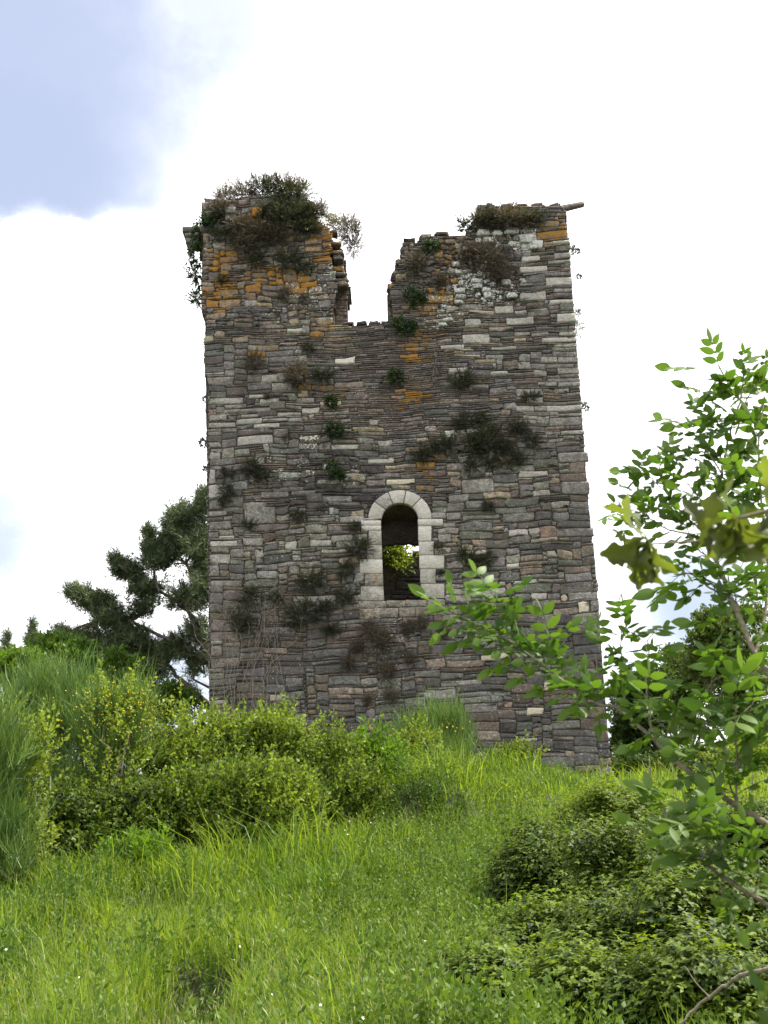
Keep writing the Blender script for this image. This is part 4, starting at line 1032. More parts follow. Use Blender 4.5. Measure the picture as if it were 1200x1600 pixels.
tree('broadleaf_tree', 'dark round tree close to the right tower edge', 'tree', 1005, [(1005, 1150, 46, 75, 12), (1015, 1085, 30, 30, 5)], 44, T_FAR, M['fartree'], 2100, M['bark'], .2, BT, tone=(.0, .5))
tree('broadleaf_tree', 'airy tree with a sparse top between two darker ones', 'tree', 1070, [(1065, 1090, 50, 60, 12), (1060, 1035, 28, 28, 5)], 52, T_FAR, M['fartree'], 1500, M['bark'], .2, BT, tone=(.1, .8))
tree('broadleaf_tree', 'yellow-green maple-like tree behind the elder stems', 'tree', 1150, [(1140, 1030, 55, 75, 14), (1110, 985, 26, 26, 5), (1170, 1130, 60, 70, 8)], 40, T_FAR, M['fartree'], 2600, M['bark'], .2, BT, tone=(.3, 1.0), sc=.85)

BB = 'bushes closing the horizon right of the tower'
for lab, px, py, rx, ry, Y, n, mt, tn in [('pale yellow-green bush behind the thin upright elder twigs', 1170, 1215, 60, 42, 34, 900, 'hedge', (.4, 1.0)), ('dark bush under the round tree beside the right tower corner', 1000, 1225, 50, 34, 38, 900, 'fartree', (.0, .6)), ('mid green bush between the dark bush and the pale one', 1085, 1222, 55, 36, 37, 900, 'fartree', (.2, .9))]:
    shrub('leafy_bush', lab, 'bush', px, py, Y, rx, ry, T_FAR if mt == 'fartree' else T_HEDGE, M[mt], n, BB, k=24, f=.28, tone=tn, shoots=30, sc=.8 if mt == 'fartree' else 1.3)

def pine():
    Y = 46; s = Y / F_PX; A = lambda px, py, dy=0: at(px, py, Y + dy)
    x0 = A(392, 1150)[0]; root = np.array((x0, Y, float(H(x0, Y)))); T = thing('pine_tree', 'big dark pine leaning out from behind the left tower edge', 'tree', root)
    top = A(352, 800); pcs = []; tr = curve([root - (0, 0, .3), A(390, 1050), A(378, 900), top], 6); pcs.append(tube(tr, np.linspace(.34, .12, len(tr)), 8))
    limbs = [([(392, 1150), (340, 1112), (285, 1085), (225, 1070), (190, 1060)], .16), ([(340, 1112), (290, 1070), (250, 1030), (180, 1000)], .10), ([(386, 1100), (350, 1085), (300, 1060)], .10), ([(385, 1010), (325, 1035), (285, 1010), (230, 985), (150, 970)], .12),
             ([(384, 1010), (325, 1012), (300, 960), (250, 925), (200, 895)], .11), ([(384, 990), (320, 1005), (290, 945), (280, 905)], .08), ([(382, 960), (320, 930), (290, 880)], .10), ([(380, 900), (330, 850), (300, 800)], .09), ([(378, 880), (340, 820), (320, 780)], .07),
             ([(292, 1088), (262, 1105), (240, 1100)], .05), ([(340, 1112), (300, 1120), (275, 1112)], .04), ([(230, 985), (190, 960), (130, 935)], .06), ([(250, 925), (235, 880), (228, 850)], .05)]
    tips = []
    for L, r in limbs:
        c = curve([A(x, y, rng.uniform(-.6, .6)) for x, y in L], 6, .03); pcs.append(tube(c, np.linspace(r, r * .3, len(c)), 6)); tips.append(c)
    # needle masses: (px, py, rx, ry, bunches)
    mass = [(300, 835, 36, 50, 330), (318, 790, 18, 24, 110), (275, 870, 44, 42, 300), (318, 905, 26, 70, 260), (240, 868, 20, 28, 90), (234, 838, 8, 16, 30), (205, 900, 30, 22, 110), (183, 882, 12, 16, 40), (235, 925, 32, 22, 110), (285, 940, 30, 24, 90), (225, 955, 22, 10, 40),
            (140, 945, 28, 18, 110), (118, 930, 12, 10, 40), (165, 940, 14, 12, 30), (180, 975, 34, 26, 160), (125, 1005, 45, 20, 150), (95, 1000, 16, 14, 40), (215, 1005, 40, 26, 170), (170, 1025, 55, 22, 190), (255, 1030, 30, 24, 90), (285, 1020, 26, 22, 70), (240, 1055, 40, 16, 80), (310, 1045, 18, 25, 60), (300, 990, 16, 20, 40), (300, 1090, 20, 14, 26), (322, 1010, 10, 60, 60)]
    P = []; 
    for px, py, rx, ry, n in mass:
        B = lumps(A(px, py), (rx * s, max(rx, ry) * s * .8, ry * s), 9, .75); p, d, i = blob_points(B, int(n * 1.5), .05, ground=False); P.append(p)
        c0 = A(px, py); best = min((c for c in tips), key=lambda c: np.linalg.norm(c - c0, axis=1).min()); st = best[np.linalg.norm(best - c0, axis=1).argmin()]
        for b in B[:, :3]:
            c = curve([st, (st + b) / 2 + rng.normal(0, .08, 3), b], 3); pcs.append(tube(c, np.linspace(.035, .01, len(c)), 4))
    P = np.concatenate(P); Dr = norm(np.array((-.35, -.1, .9)) + rng.normal(0, .55, P.shape))
    tn = np.clip(.4 + .4 * noise3(P, 1.2) + rng.normal(0, .15, len(P)), 0, 1)
    leaf_part('crown', T, T_PINE, P, Dr, rng.uniform(1.0, 1.9, len(P)), M['pine'], tn)
    V, F = join(pcs); part('trunk', V, F, M['pinebark'], T, smooth=True)
pine()
def small_pine(label, px, ptop, pbot, w, Y, n):
    s = Y / F_PX; x0 = at(px, pbot, Y)[0]; root = np.array((x0, Y, float(H(x0, Y)))); T = thing('pine_tree', label, 'tree', root, 'small distant pines')
    tp = at(px, ptop, Y); tr = curve([root, (root + tp) / 2, tp], 4); V, F = tube(tr, np.linspace(.16, .03, len(tr)), 6); part('trunk', V, F, M['pinebark'], T)
    t = rng.random(n) ** .7; a = rng.uniform(0, 6.28, n); lay = .7 + .3 * np.sin(t * 26 + a); r = w * s * (.08 + .92 * t) * lay * rng.random(n) ** .4; z = tp[2] - t * (pbot - ptop) * s
    P = np.stack((tp[0] + r * np.cos(a), Y + r * np.sin(a), z), 1); Dr = norm(np.stack((np.cos(a) * .6, np.sin(a) * .6, .8 + 0 * a), 1) + rng.normal(0, .3, (n, 3)))
    leaf_part('crown', T, T_PINE, P, Dr, rng.uniform(.9, 1.6, n), M['pine'], np.clip(.45 + rng.normal(0, .2, n), 0, 1))
small_pine('small pine top at the far left edge', 12, 990, 1060, 22, 58, 260)
small_pine('narrow pale pine top left of the big pine', 50, 968, 1060, 24, 56, 330)
small_pine('dark pine top just left of the lowest big pine boughs', 96, 978, 1060, 26, 60, 300)

# ------------------------------------------------------------------ growth on the tower
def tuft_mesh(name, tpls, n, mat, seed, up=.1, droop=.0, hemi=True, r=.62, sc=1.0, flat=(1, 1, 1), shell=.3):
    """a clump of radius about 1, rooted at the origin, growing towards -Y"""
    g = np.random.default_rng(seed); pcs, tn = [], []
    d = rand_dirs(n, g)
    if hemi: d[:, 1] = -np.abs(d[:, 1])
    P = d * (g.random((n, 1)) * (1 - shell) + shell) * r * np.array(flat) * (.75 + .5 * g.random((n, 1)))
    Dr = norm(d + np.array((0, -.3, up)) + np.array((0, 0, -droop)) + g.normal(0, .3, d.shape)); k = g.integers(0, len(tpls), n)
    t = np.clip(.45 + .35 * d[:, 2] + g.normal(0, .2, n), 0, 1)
    for j, tp in enumerate(tpls):
        m = k == j
        if m.any(): V, F, to = scatter(tp, P[m], frames(Dr[m], None, g), sc * g.uniform(.7, 1.3, int(m.sum())), t[m]); pcs.append((V, F)); tn.append(to)
    V, F = join(pcs); return mesh_data(name, V, F, mat, tone=np.concatenate(tn))
TM = {'heath': [tuft_mesh('heath', T_TUFT, 120, M['heath'], s, .2, r=.62, flat=(1.15, .5, .75)) for s in (31, 32, 33)],
      'brown': [tuft_mesh('dry_shrub', T_TUFW + T_TUFT, 110, M['brown'], s, .2, .1, sc=.9, r=.55) for s in (34, 35)],
      'green': [tuft_mesh('green_tuft', T_TUFB, 60, M['ivy'], s, .1, .15, sc=.9, r=.65, flat=(1, .5, .9)) for s in (36, 37)],
      'grassy': [tuft_mesh('grass_tuft', T_TUFG + T_TUFT, 30, M['wallweed'], s, .8, 0, sc=.8, r=.4) for s in (38,)],
      'pale': [tuft_mesh('pale_shrub', T_TUFT + T_TUFW, 110, M['pale'], s, .3, .2, hemi=False, sc=.8, r=.6) for s in (39,)]}
TNAME = {'heath': 'heath_tuft', 'brown': 'dry_shrub', 'green': 'ivy_clump', 'grassy': 'grass_tuft', 'pale': 'pale_shrub'}
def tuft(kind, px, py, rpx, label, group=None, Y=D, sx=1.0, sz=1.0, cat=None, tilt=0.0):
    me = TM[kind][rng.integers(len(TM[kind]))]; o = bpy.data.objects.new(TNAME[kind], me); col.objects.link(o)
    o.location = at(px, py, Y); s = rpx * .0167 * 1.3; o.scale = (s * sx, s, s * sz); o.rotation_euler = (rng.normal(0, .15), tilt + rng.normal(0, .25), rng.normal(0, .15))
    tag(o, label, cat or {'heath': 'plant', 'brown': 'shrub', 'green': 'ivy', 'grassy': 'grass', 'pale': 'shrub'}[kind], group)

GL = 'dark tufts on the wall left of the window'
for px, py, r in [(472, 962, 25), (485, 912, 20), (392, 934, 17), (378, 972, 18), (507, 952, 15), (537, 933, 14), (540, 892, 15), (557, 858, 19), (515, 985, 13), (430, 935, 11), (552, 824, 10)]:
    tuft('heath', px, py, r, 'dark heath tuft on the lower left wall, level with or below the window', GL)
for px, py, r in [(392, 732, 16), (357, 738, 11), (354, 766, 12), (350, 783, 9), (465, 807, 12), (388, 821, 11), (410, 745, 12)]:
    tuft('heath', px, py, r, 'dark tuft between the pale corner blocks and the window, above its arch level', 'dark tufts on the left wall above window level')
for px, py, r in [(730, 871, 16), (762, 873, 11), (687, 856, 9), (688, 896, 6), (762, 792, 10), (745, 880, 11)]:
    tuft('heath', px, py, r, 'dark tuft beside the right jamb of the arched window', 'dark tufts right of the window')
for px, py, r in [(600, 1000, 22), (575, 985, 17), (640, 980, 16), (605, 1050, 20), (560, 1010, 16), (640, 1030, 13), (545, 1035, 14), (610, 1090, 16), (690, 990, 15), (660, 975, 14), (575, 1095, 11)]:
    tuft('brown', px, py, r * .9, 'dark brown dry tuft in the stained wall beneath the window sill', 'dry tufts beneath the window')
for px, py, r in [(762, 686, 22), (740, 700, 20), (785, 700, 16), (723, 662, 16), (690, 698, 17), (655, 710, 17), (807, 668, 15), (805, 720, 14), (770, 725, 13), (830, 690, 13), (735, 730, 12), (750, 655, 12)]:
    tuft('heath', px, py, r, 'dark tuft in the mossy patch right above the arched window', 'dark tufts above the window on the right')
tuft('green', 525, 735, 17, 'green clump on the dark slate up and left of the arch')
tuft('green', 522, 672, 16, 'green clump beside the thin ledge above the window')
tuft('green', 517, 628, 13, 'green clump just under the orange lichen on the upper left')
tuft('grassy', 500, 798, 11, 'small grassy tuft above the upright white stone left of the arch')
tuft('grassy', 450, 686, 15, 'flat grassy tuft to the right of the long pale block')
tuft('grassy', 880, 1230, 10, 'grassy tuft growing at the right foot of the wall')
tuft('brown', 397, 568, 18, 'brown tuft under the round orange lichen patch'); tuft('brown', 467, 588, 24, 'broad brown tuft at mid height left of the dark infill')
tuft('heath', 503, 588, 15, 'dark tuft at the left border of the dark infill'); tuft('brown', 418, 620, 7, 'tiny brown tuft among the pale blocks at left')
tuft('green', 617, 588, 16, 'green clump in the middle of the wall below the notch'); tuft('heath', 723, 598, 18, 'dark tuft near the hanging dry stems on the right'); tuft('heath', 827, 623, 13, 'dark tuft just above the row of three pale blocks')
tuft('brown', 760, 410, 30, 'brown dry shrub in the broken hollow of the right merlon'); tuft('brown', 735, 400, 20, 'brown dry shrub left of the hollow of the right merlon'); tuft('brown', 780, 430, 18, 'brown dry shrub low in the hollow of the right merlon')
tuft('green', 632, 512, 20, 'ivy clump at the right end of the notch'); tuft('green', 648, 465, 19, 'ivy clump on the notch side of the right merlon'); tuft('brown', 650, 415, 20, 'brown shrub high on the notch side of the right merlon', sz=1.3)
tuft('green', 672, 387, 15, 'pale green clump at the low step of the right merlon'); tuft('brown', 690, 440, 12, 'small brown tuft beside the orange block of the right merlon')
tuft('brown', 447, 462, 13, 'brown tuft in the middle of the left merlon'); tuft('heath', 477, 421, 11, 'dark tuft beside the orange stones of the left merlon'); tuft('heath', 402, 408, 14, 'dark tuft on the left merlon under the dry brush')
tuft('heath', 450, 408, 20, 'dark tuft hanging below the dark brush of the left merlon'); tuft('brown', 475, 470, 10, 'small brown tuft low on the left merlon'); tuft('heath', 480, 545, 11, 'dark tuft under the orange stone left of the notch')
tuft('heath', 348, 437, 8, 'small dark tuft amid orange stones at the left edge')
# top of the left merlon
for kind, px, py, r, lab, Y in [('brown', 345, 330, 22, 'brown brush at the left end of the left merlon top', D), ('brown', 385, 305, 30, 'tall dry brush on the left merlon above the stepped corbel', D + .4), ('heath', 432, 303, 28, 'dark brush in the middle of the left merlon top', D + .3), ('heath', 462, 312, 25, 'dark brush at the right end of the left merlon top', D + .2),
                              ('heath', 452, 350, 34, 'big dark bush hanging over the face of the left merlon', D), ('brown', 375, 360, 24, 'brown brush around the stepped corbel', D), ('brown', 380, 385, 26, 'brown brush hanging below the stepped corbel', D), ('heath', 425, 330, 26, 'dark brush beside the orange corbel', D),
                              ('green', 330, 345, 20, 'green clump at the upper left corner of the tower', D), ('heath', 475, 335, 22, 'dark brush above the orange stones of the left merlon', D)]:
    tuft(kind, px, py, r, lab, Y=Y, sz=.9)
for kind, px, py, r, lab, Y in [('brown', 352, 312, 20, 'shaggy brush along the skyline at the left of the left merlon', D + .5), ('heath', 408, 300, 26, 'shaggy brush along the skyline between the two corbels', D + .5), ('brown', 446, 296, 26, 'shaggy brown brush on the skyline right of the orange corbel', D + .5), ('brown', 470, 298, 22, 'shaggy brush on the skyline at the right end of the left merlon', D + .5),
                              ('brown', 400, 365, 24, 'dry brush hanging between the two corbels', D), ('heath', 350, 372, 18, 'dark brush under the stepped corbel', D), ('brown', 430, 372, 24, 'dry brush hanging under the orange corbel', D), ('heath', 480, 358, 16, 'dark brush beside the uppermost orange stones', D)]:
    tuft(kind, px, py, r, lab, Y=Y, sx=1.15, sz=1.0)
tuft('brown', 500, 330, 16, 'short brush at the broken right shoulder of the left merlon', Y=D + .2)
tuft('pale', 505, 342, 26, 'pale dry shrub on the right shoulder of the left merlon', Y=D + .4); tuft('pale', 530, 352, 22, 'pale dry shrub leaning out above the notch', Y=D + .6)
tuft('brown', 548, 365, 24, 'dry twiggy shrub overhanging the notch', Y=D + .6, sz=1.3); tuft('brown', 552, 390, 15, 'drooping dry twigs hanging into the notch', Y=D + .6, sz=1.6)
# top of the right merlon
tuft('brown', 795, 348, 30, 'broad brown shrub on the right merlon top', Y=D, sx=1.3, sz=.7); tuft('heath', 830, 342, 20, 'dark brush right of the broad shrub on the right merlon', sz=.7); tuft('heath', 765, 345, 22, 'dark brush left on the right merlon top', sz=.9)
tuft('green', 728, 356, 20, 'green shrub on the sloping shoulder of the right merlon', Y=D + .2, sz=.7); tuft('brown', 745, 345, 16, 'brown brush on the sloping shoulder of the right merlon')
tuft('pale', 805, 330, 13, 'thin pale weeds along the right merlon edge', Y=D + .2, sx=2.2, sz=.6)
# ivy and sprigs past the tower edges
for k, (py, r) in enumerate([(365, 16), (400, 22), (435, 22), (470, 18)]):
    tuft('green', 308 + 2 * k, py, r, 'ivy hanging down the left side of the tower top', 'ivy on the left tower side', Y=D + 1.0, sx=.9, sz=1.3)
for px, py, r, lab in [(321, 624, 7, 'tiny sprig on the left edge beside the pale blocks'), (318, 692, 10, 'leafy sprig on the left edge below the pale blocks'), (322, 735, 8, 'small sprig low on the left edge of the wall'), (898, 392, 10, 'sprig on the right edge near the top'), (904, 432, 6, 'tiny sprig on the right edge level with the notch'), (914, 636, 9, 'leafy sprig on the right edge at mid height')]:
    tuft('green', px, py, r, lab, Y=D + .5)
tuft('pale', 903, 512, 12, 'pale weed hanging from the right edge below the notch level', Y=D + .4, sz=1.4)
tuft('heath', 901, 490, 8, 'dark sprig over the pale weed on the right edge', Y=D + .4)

def wall_weeds():
    """low weeds in the joints of the masonry, too many to count"""
    P = []; g = np.random.default_rng(55)
    while len(P) < 2600:
        px, py = g.uniform(325, 940), g.uniform(330, 1200)
        if not inside(FRONT, px, py) or inside(opening_poly(24), px, py): continue
        dens = .10 + field(MOSS, px, py) * 1.1 + (.25 if px < 620 and py > 680 else 0)
        if noise3(np.array([[px * .03, py * .045, 0]]))[0] * .5 + .5 > .25 + dens * .8: continue
        P.append(at(px, py, D - .01))
    P = np.array(P); n = len(P); d = norm(g.normal(0, .5, (n, 3)) + (0, -.8, .1))
    o = leaf_part('wall_weeds', None, T_HEATH, P, d, g.uniform(.3, .95, n) ** 1.3, M['wallweed'], g.random(n)); tag(o, 'sparse dull weeds and moss in the joints of the tower wall', 'weeds', kind='stuff')
wall_weeds()

def dry_vines(name, label, cat, paths, r, mat, side=0, wob=.03, Y=D - .06):
    base = at(*paths[0][0], Y); T = thing(name, label, cat, base)
    for L in paths:
        pcs = []
        c = curve([at(x, y, Y - rng.uniform(0, .12)) for x, y in L], 7, wob); pcs.append(tube(c, np.linspace(r, r * .4, len(c)), 4))
        for _ in range(side):
            k = rng.integers(2, len(c) - 1); e = c[k] + np.array((rng.normal(0, .35), -rng.uniform(0, .15), rng.uniform(.1, .6))); m = (c[k] + e) / 2 + rng.normal(0, .05, 3)
            q = curve([c[k], m, e], 4); pcs.append(tube(q, np.linspace(r * .5, r * .25, len(q)), 3))
        V, F = join(pcs); part('stem', V, F, mat, T)
dry_vines('dry_climber', 'bare pale climber stems spread over the lower left wall', 'climber', [[(x, 1140), (x + rng.normal(0, 12), 1060), (x + rng.normal(0, 18), 1000 - rng.uniform(0, 40)), (x + rng.normal(0, 20), 930 + rng.uniform(-40, 40))] for x in np.linspace(335, 440, 20)], .010, M['drywood'], 9)
dry_vines('dry_creeper', 'thin dry stems hanging right of the dark infill', 'creeper', [[(677, 540), (680, 565), (677, 585), (673, 608)], [(683, 580), (680, 590), (675, 605)], [(680, 600), (678, 583), (684, 575)]], .010, M['drywood'], 1)
dry_vines('dry_creeper', 'thin arching dry stem in front of the left merlon', 'creeper', [[(450, 470), (451, 430), (446, 412), (434, 420), (430, 440)], [(393, 385), (397, 362), (393, 345)], [(364, 405), (362, 375), (370, 350)]], .008, M['drywood'], 0)
dry_vines('dry_twigs', 'long thin twigs arching above the left merlon brush', 'twigs', [[(390, 305), (402, 278), (418, 270), (440, 277)], [(370, 308), (352, 290), (338, 296)], [(375, 308), (365, 285)], [(400, 300), (400, 282), (396, 284)], [(418, 302), (420, 280)], [(455, 303), (455, 284)], [(480, 305), (492, 302), (498, 310)]], .009, M['brown'] if False else M['drywood'], 1, Y=D + .3)
dry_vines('dry_twigs', 'dry twigs drooping from the shrub over the notch', 'twigs', [[(525, 345), (555, 360), (566, 395), (563, 415)], [(530, 340), (545, 335), (560, 345)], [(530, 350), (558, 375), (560, 405)], [(535, 350), (552, 370), (555, 400)], [(530, 345), (560, 350), (567, 380)], [(555, 385), (575, 384), (583, 388)]], .008, M['drywood'], 2, Y=D + .5)

# leafy plant growing on the back wall, seen through the window
c = at(617, 862, D + 9); B = np.concatenate((lumps(c - (.18, 0, 0), (.42, .35, .45), 8, .5), lumps(at(604, 845, D + 9), (.25, .3, .35), 4, .5), lumps(at(624, 885, D + 8.9), (.2, .2, .35), 3, .5)))
T = thing('wall_bush', 'sunlit yellow-green bush seen through the arched window', 'bush', c); P, d, i = blob_points(B, 420, .3, ground=False)
leaf_part('leaves', T, T_HEDGE, P, norm(d + (0, 0, -.1)), rng.uniform(1.0, 1.7, len(P)), M['hedge'], rng.uniform(.6, 1, len(P))); stems_part('stem', T, at(606, 905, D + 9.15), B[:7, :3], .02, M['bark'])

# ------------------------------------------------------------------ the elder in front
def compound_leaf(seed, pairs=2, L=.072):
    g = np.random.default_rng(seed); pcs = []; n = 5; rl = .03 + .042 * pairs
    rach = np.array([(0, .18 * (z ** 2) * rl, z * rl) for z in np.linspace(0, 1, 4)]); pcs.append(tube(rach, .0016, 4))
    lf = lambda k: leaf(L * k * g.uniform(.88, 1.12), L * .50 * k, .10, .18 * g.uniform(.3, 1.6), 5)
    pcs.append(place(lf(1.1), rach[-1], rot_to((0, .15, 1), 0)))
    for p in range(pairs):
        z = .42 + .5 * p / max(1, pairs - 1) if pairs > 1 else .6; o = np.array((0, .18 * z * z * rl, z * rl))
        for sgn in (-1, 1):
            d = norm(np.array((sgn * 1.0, .05 + g.normal(0, .12), .55 + g.normal(0, .12)))); y = norm(np.array((0, 1.0, 0)) - d * d[1]); x = np.cross(y, d)
            pcs.append(place(lf(1.0), o, np.stack((x, y, d), 1)))
    return join(pcs)
T_ELD = [compound_leaf(s, 2) for s in (41, 42, 43)] + [compound_leaf(44, 3), compound_leaf(45, 1)]

def elder():
    br = []          # (pixel path, Y start, Y end, radius, leaf node spacing (m), leaf scale, from fraction)
    def b(path, y0, y1, r, sp=.085, sc=1.0, f0=.1, f1=1.0): br.append((path, y0, y1, r, sp, sc, f0, f1))
    b([(1300, 1345), (1200, 1288), (1130, 1245), (1060, 1192), (1000, 1135), (962, 1105)], 4.2, 4.6, .0125, .3, .9, .3)
    b([(962, 1105), (925, 1097), (890, 1072), (850, 1040), (800, 1005), (745, 975), (705, 955)], 4.6, 4.7, .0055, .030, .95, .05)
    b([(800, 1005), (785, 975), (775, 945), (768, 925)], 4.7, 4.7, .002, .035, .9, .1); b([(860, 1045), (865, 1020), (860, 1000)], 4.7, 4.7, .002, .035, .9, .1)
    b([(975, 1112), (950, 1085), (935, 1060), (930, 1020)], 4.6, 4.7, .004, .07, .8); b([(976, 1105), (974, 1060), (970, 1010), (972, 965)], 4.6, 4.8, .004, .06, .85)
    b([(1018, 1145), (1010, 1080), (1013, 1030), (1012, 1000)], 4.5, 4.7, .0045, .075, .85); b([(1060, 1190), (1050, 1150), (1020, 1120), (1010, 1090)], 4.5, 4.4, .003, .07, .9)
    b([(1150, 1258), (1152, 1190), (1148, 1140), (1150, 1100)], 4.3, 4.2, .0045, .09, 1.05); b([(1150, 1255), (1135, 1200), (1130, 1150), (1100, 1120)], 4.3, 4.4, .004, .08, 1.0); b([(1155, 1200), (1178, 1160), (1210, 1120)], 4.3, 4.2, .003, .08, 1.0)
    b([(1060, 1190), (1090, 1160), (1110, 1110), (1130, 1080)], 4.5, 4.3, .004, .075, 1.0); b([(1130, 1245), (1110, 1200), (1085, 1170)], 4.35, 4.2, .003, .07, .95)
    b([(1330, 1475), (1200, 1413), (1130, 1370), (1085, 1335), (1055, 1300), (1035, 1260)], 4.0, 4.3, .0085, .075, .95, .3); b([(1130, 1370), (1125, 1310), (1100, 1270), (1060, 1250)], 4.1, 4.2, .004, .062, .95); b([(1085, 1335), (1060, 1315), (1035, 1305)], 4.2, 4.2, .003, .055, .85)
    b([(1180, 1402), (1185, 1350), (1170, 1310), (1150, 1290)], 4.05, 4.1, .004, .07, 1.0); b([(1130, 1375), (1125, 1390), (1130, 1402)], 4.1, 4.1, .003, .06, .8); b([(1110, 1350), (1100, 1310), (1075, 1285)], 4.15, 4.0, .003, .06, .95); b([(1140, 1340), (1165, 1330), (1195, 1315)], 4.1, 4.0, .003, .07, .95)
    # the upright stem and its side twigs
    b([(1330, 1180), (1240, 1100), (1180, 1020), (1145, 940), (1125, 890), (1105, 855)], 4.3, 4.8, .0135, .3, .9, .5)
    b([(1105, 855), (1112, 800), (1128, 740), (1140, 680), (1158, 620), (1162, 575)], 4.8, 5.1, .007, .075, 1.0, .2)
    b([(1180, 1020), (1195, 960), (1200, 880), (1190, 790), (1185, 700), (1195, 620)], 4.6, 4.9, .007, .085, 1.0, .3)
    b([(1160, 635), (1145, 600), (1110, 578)], 5.0, 5.0, .003, .07, .95, .3); b([(1160, 640), (1180, 600), (1195, 570)], 5.0, 5.0, .003, .07, .95); b([(1152, 640), (1120, 625), (1105, 615)], 5.0, 5.0, .002, .09, .8, .5)
    b([(1128, 740), (1105, 705), (1085, 680), (1065, 665)], 4.9, 5.0, .0035, .065, .95); b([(1125, 745), (1095, 722), (1068, 712)], 4.9, 5.0, .003, .08, .9, .5); b([(1140, 680), (1120, 660), (1095, 655)], 5.0, 5.0, .003, .065, .95)
    b([(1110, 830), (1080, 815), (1045, 775), (1030, 735), (1040, 715)], 4.8, 5.0, .004, .075, .95); b([(1050, 780), (1020, 750), (1000, 740)], 4.9, 5.0, .002, .08, .9, .4); b([(1085, 835), (1040, 825), (1000, 800), (975, 800)], 4.8, 5.0, .0035, .075, .9); b([(1015, 810), (1005, 785), (995, 770)], 4.9, 5.0, .002, .06, .8)
    b([(1125, 890), (1085, 850), (1070, 810)], 4.8, 4.9, .003, .07, .9); b([(1145, 940), (1105, 915), (1075, 895), (1060, 900)], 4.7, 4.8, .004, .07, .95); b([(1135, 920), (1100, 905), (1070, 910)], 4.7, 4.7, .003, .09, 1.1, .5)
    b([(1112, 800), (1085, 770), (1070, 745)], 4.8, 4.9, .003, .065, .9); b([(1118, 780), (1140, 760), (1155, 730)], 4.8, 4.9, .003, .065, .95); b([(1150, 950), (1150, 910), (1165, 870)], 4.7, 4.6, .003, .075, .95)
    b([(1180, 1020), (1150, 985), (1130, 975)], 4.6, 4.6, .003, .07, 1.0); b([(1200, 1060), (1160, 1050), (1120, 1060), (1100, 1085)], 4.5, 4.4, .004, .07, 1.05); b([(1230, 1090), (1190, 1090), (1165, 1110)], 4.4, 4.2, .004, .07, 1.1); b([(1195, 960), (1170, 930), (1180, 900)], 4.6, 4.5, .003, .075, 1.05)
    b([(1200, 880), (1175, 850), (1160, 820)], 4.7, 4.6, .003, .07, 1.0); b([(1190, 790), (1165, 760), (1150, 770)], 4.8, 4.7, .003, .07, 1.0); b([(1185, 700), (1165, 690), (1155, 710)], 4.9, 4.9, .003, .07, 1.0)
    root = at(1330, 1475, 4.0); root[2] = float(H(root[0], root[1])); base = root.copy()
    T = thing('elder_tree', 'leafy elder with fresh green leaves reaching in from the right', 'tree', root)
    pcs, P, Dr, sc, tn = [], [], [], [], []
    for path, y0, y1, r, sp, s, f0, f1 in br:
        Ys = np.linspace(y0, y1, len(path)); c = curve([at(x, y, Yv) for (x, y), Yv in zip(path, Ys)], 7, .0015); pcs.append(tube(c, np.linspace(r, max(.0012, r * .45), len(c)), 6))
        seg = np.linalg.norm(np.diff(c, axis=0), axis=1); Ln = np.concatenate(([0], np.cumsum(seg))); tot = Ln[-1]; k = 0; x = f0 * tot
        while x <= tot * f1 + 1e-6:
            p = np.array([np.interp(x, Ln, c[:, a]) for a in range(3)]); t = norm(np.array([np.interp(min(x + .01, tot), Ln, c[:, a]) - np.interp(max(x - .01, 0), Ln, c[:, a]) for a in range(3)]))
            u = norm(np.cross(t, (.1, 1, .2))); w = np.cross(t, u); a0 = k * 1.57 + rng.normal(0, .35)
            for sg in (0, math.pi):
                o_ = u * math.cos(a0 + sg) + w * math.sin(a0 + sg); d = norm(o_ + t * .55 + np.array((0, -.1, .12)) + rng.normal(0, .15, 3)); P.append(p); Dr.append(d); sc.append(.78 * s * rng.uniform(.6, 1.2)); tn.append(rng.uniform(.2, .9))
            x += .72 * sp * rng.uniform(.8, 1.25); k += 1
        P.append(c[-1]); Dr.append(norm(t + rng.normal(0, .15, 3))); sc.append(s); tn.append(.9)
    for st in ((1330, 1475, 4.0), (1300, 1345, 4.2), (1330, 1180, 4.3)):
        e = at(*st); c = curve([base + (.05, 0, -.1), (base + e) / 2 + (.1, 0, 0), e], 6); pcs.append(tube(c, np.linspace(.03, .013, len(c)), 8))
    V, F = join(pcs); part('branches', V, F, M['twig'], T, smooth=True)
    P, Dr, sc, tn = np.array(P), np.array(Dr), np.array(sc), np.array(tn)
    # leaf blades face up: build frames with the leaf's upper side towards the sky
    x = norm(np.cross(np.tile((0.0, 0, 1.0), (len(P), 1)), Dr) + rng.normal(0, .25, P.shape)); x = norm(x - Dr * (x * Dr).sum(1, keepdims=True)); y = np.cross(Dr, x)
    R = np.stack((-x, -y, Dr), 2); k = rng.integers(0, len(T_ELD), len(P)); pl, tl = [], []
    for j, tp in enumerate(T_ELD):
        m = k == j; V, F, to = scatter(tp, P[m], R[m], sc[m], tn[m]); pl.append((V, F)); tl.append(to)
    V, F = join(pl); part('leaves', V, F, M['elder'], T, tone=np.concatenate(tl), smooth=True)
    c = at(1040, 716, 5.0); m = 160; a = rng.uniform(0, 6.28, m); rr = .05 * np.sqrt(rng.random(m)); Pf = c + np.stack((rr * np.cos(a) - .02, rr * np.sin(a), .012 * rng.random(m) + .25 * (.05 - rr)), 1)
    V, F, to = scatter(leaf(.006, .005), Pf, frames(rand_dirs(m)), rng.uniform(.7, 1.3, m), rng.random(m)); o = part('flower_head', V, F, M['umbel'], T, tone=to)
elder()

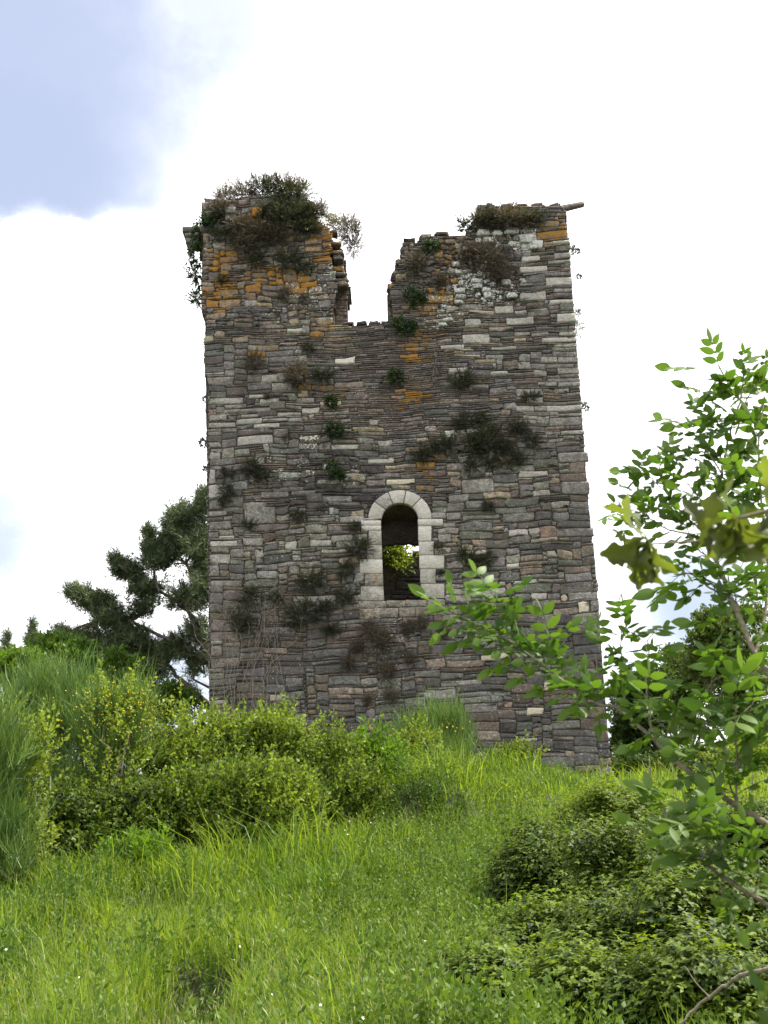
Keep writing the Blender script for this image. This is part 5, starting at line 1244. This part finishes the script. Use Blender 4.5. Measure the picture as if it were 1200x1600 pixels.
# ------------------------------------------------------------------ young oak twig close to the camera
def oak_leaf(seed, L=.088):
    g = np.random.default_rng(seed); n = 27; z = np.linspace(0, 1, n); env = np.sin(np.pi * np.clip(z, 0, 1) ** 1.35) ** .8 * .27
    lob = .72 + .28 * np.sin(z * 2 * np.pi * 4.2 + g.uniform(-.5, .5)); w = env * lob * L + .0012; w[-1] = 0
    yy = (.35 * z ** 2 + .05 * np.sin(z * 9)) * L * g.uniform(.4, 1.3); V = []
    for k in range(n):
        ww = w[k]; back = -.05 * L * (ww / L) * 3
        V += [(-ww, yy[k] - ww * .35, z[k] * L + back * .0 + ww * .35), (0, yy[k], z[k] * L), (ww, yy[k] - ww * .35, z[k] * L + ww * .35)]
    F = []
    for k in range(n - 1):
        a = k * 3; F += [(a, a + 1, a + 4, a + 3), (a + 1, a + 2, a + 5, a + 4)]
    return np.array(V), [np.array(F)]
T_OAK = [oak_leaf(s) for s in (61, 62, 63)]
def oak_twig(name, label, path, Y, clusters, root_px, mat=None, lsc=1.0):
    root = at(*root_px, Y); T = thing(name, label, 'branch', root); pcs = [tube(curve([at(x, y, Y) for x, y in path], 8), np.linspace(.004, .0015, 8 * (len(path) - 1) + 1), 6)]
    P, Dr = [], []
    for px, py, dy, dirs in clusters:
        c = at(px, py, Y + dy)
        for dx, dz in dirs:
            P.append(c + rng.normal(0, .004, 3)); Dr.append(norm(np.array((dx, rng.normal(0, .3), dz))))
    P, Dr = np.array(P), np.array(Dr); V, F = join(pcs); part('twig', V, F, M['twig'], T, smooth=True)
    leaf_part('leaves', T, T_OAK, P, Dr, (lsc * rng.uniform(.75, 1.15, len(P))), mat or M['oak'], rng.random(len(P)), smooth=True)
oak_twig('oak_twig', 'brownish young oak leaves drooping at the end of a thin twig beside the tower', [(1330, 830), (1200, 838), (1100, 845), (1015, 850)], 2.25, [(1012, 848, 0, [(-1, -.55), (-.9, -.75), (-.6, -.9), (-.35, -1), (-.1, -1), (.05, -1), (.25, -1), (.45, -.8), (-.5, .4), (-.9, -.1), (-.2, .7)]), (1100, 845, 0, [(-.3, .8), (.3, .9)])], (1330, 830))
oak_twig('oak_twig', 'large blurred olive oak leaves at the right edge, very near the camera', [(1330, 760), (1230, 790), (1150, 810)], 1.7, [(1150, 808, 0, [(-1, -.35), (-1, -.7), (-.7, -.8), (-.4, -.9), (-.2, -1), (.1, -1), (.3, -1), (.5, -.8), (.8, -.5), (-.3, .6)]), (1200, 798, .03, [(-.6, -.9), (-.3, -1), (0, -1), (.2, -1), (.5, -.6), (-1, -.2), (.2, .8)])], (1330, 760), lsc=.72)
oak_twig('oak_twig', 'blurred drooping leaves in the bottom right corner, very near the camera', [(1330, 1500), (1260, 1520), (1200, 1545)], 1.5, [(1235, 1560, 0, [(-1, .0), (-.8, -.8), (-1, .35)])], (1330, 1500), M['fartree'], .6)

def stick():
    base = at(1060, 1605, 6.2); T = thing('dry_branch', 'bare grey stick slanting up through the bottom right corner', 'branch', base)
    pcs = []; c = curve([at(1060, 1605, 6.2), at(1090, 1572, 6.2), at(1130, 1543, 6.1), at(1165, 1522, 6.0), at(1230, 1505, 5.9)], 6, .003); pcs.append(tube(c, np.linspace(.006, .011, len(c)), 6))
    V, F = join(pcs); part('stem', V, F, M['twig'], T, smooth=True)
    q = curve([c[9], c[9] + (-.05, .02, .06), c[9] + (-.09, .03, .13)], 4); V, F = tube(q, np.linspace(.004, .002, len(q)), 5); part('side_twig', V, F, M['twig'], T)
stick()
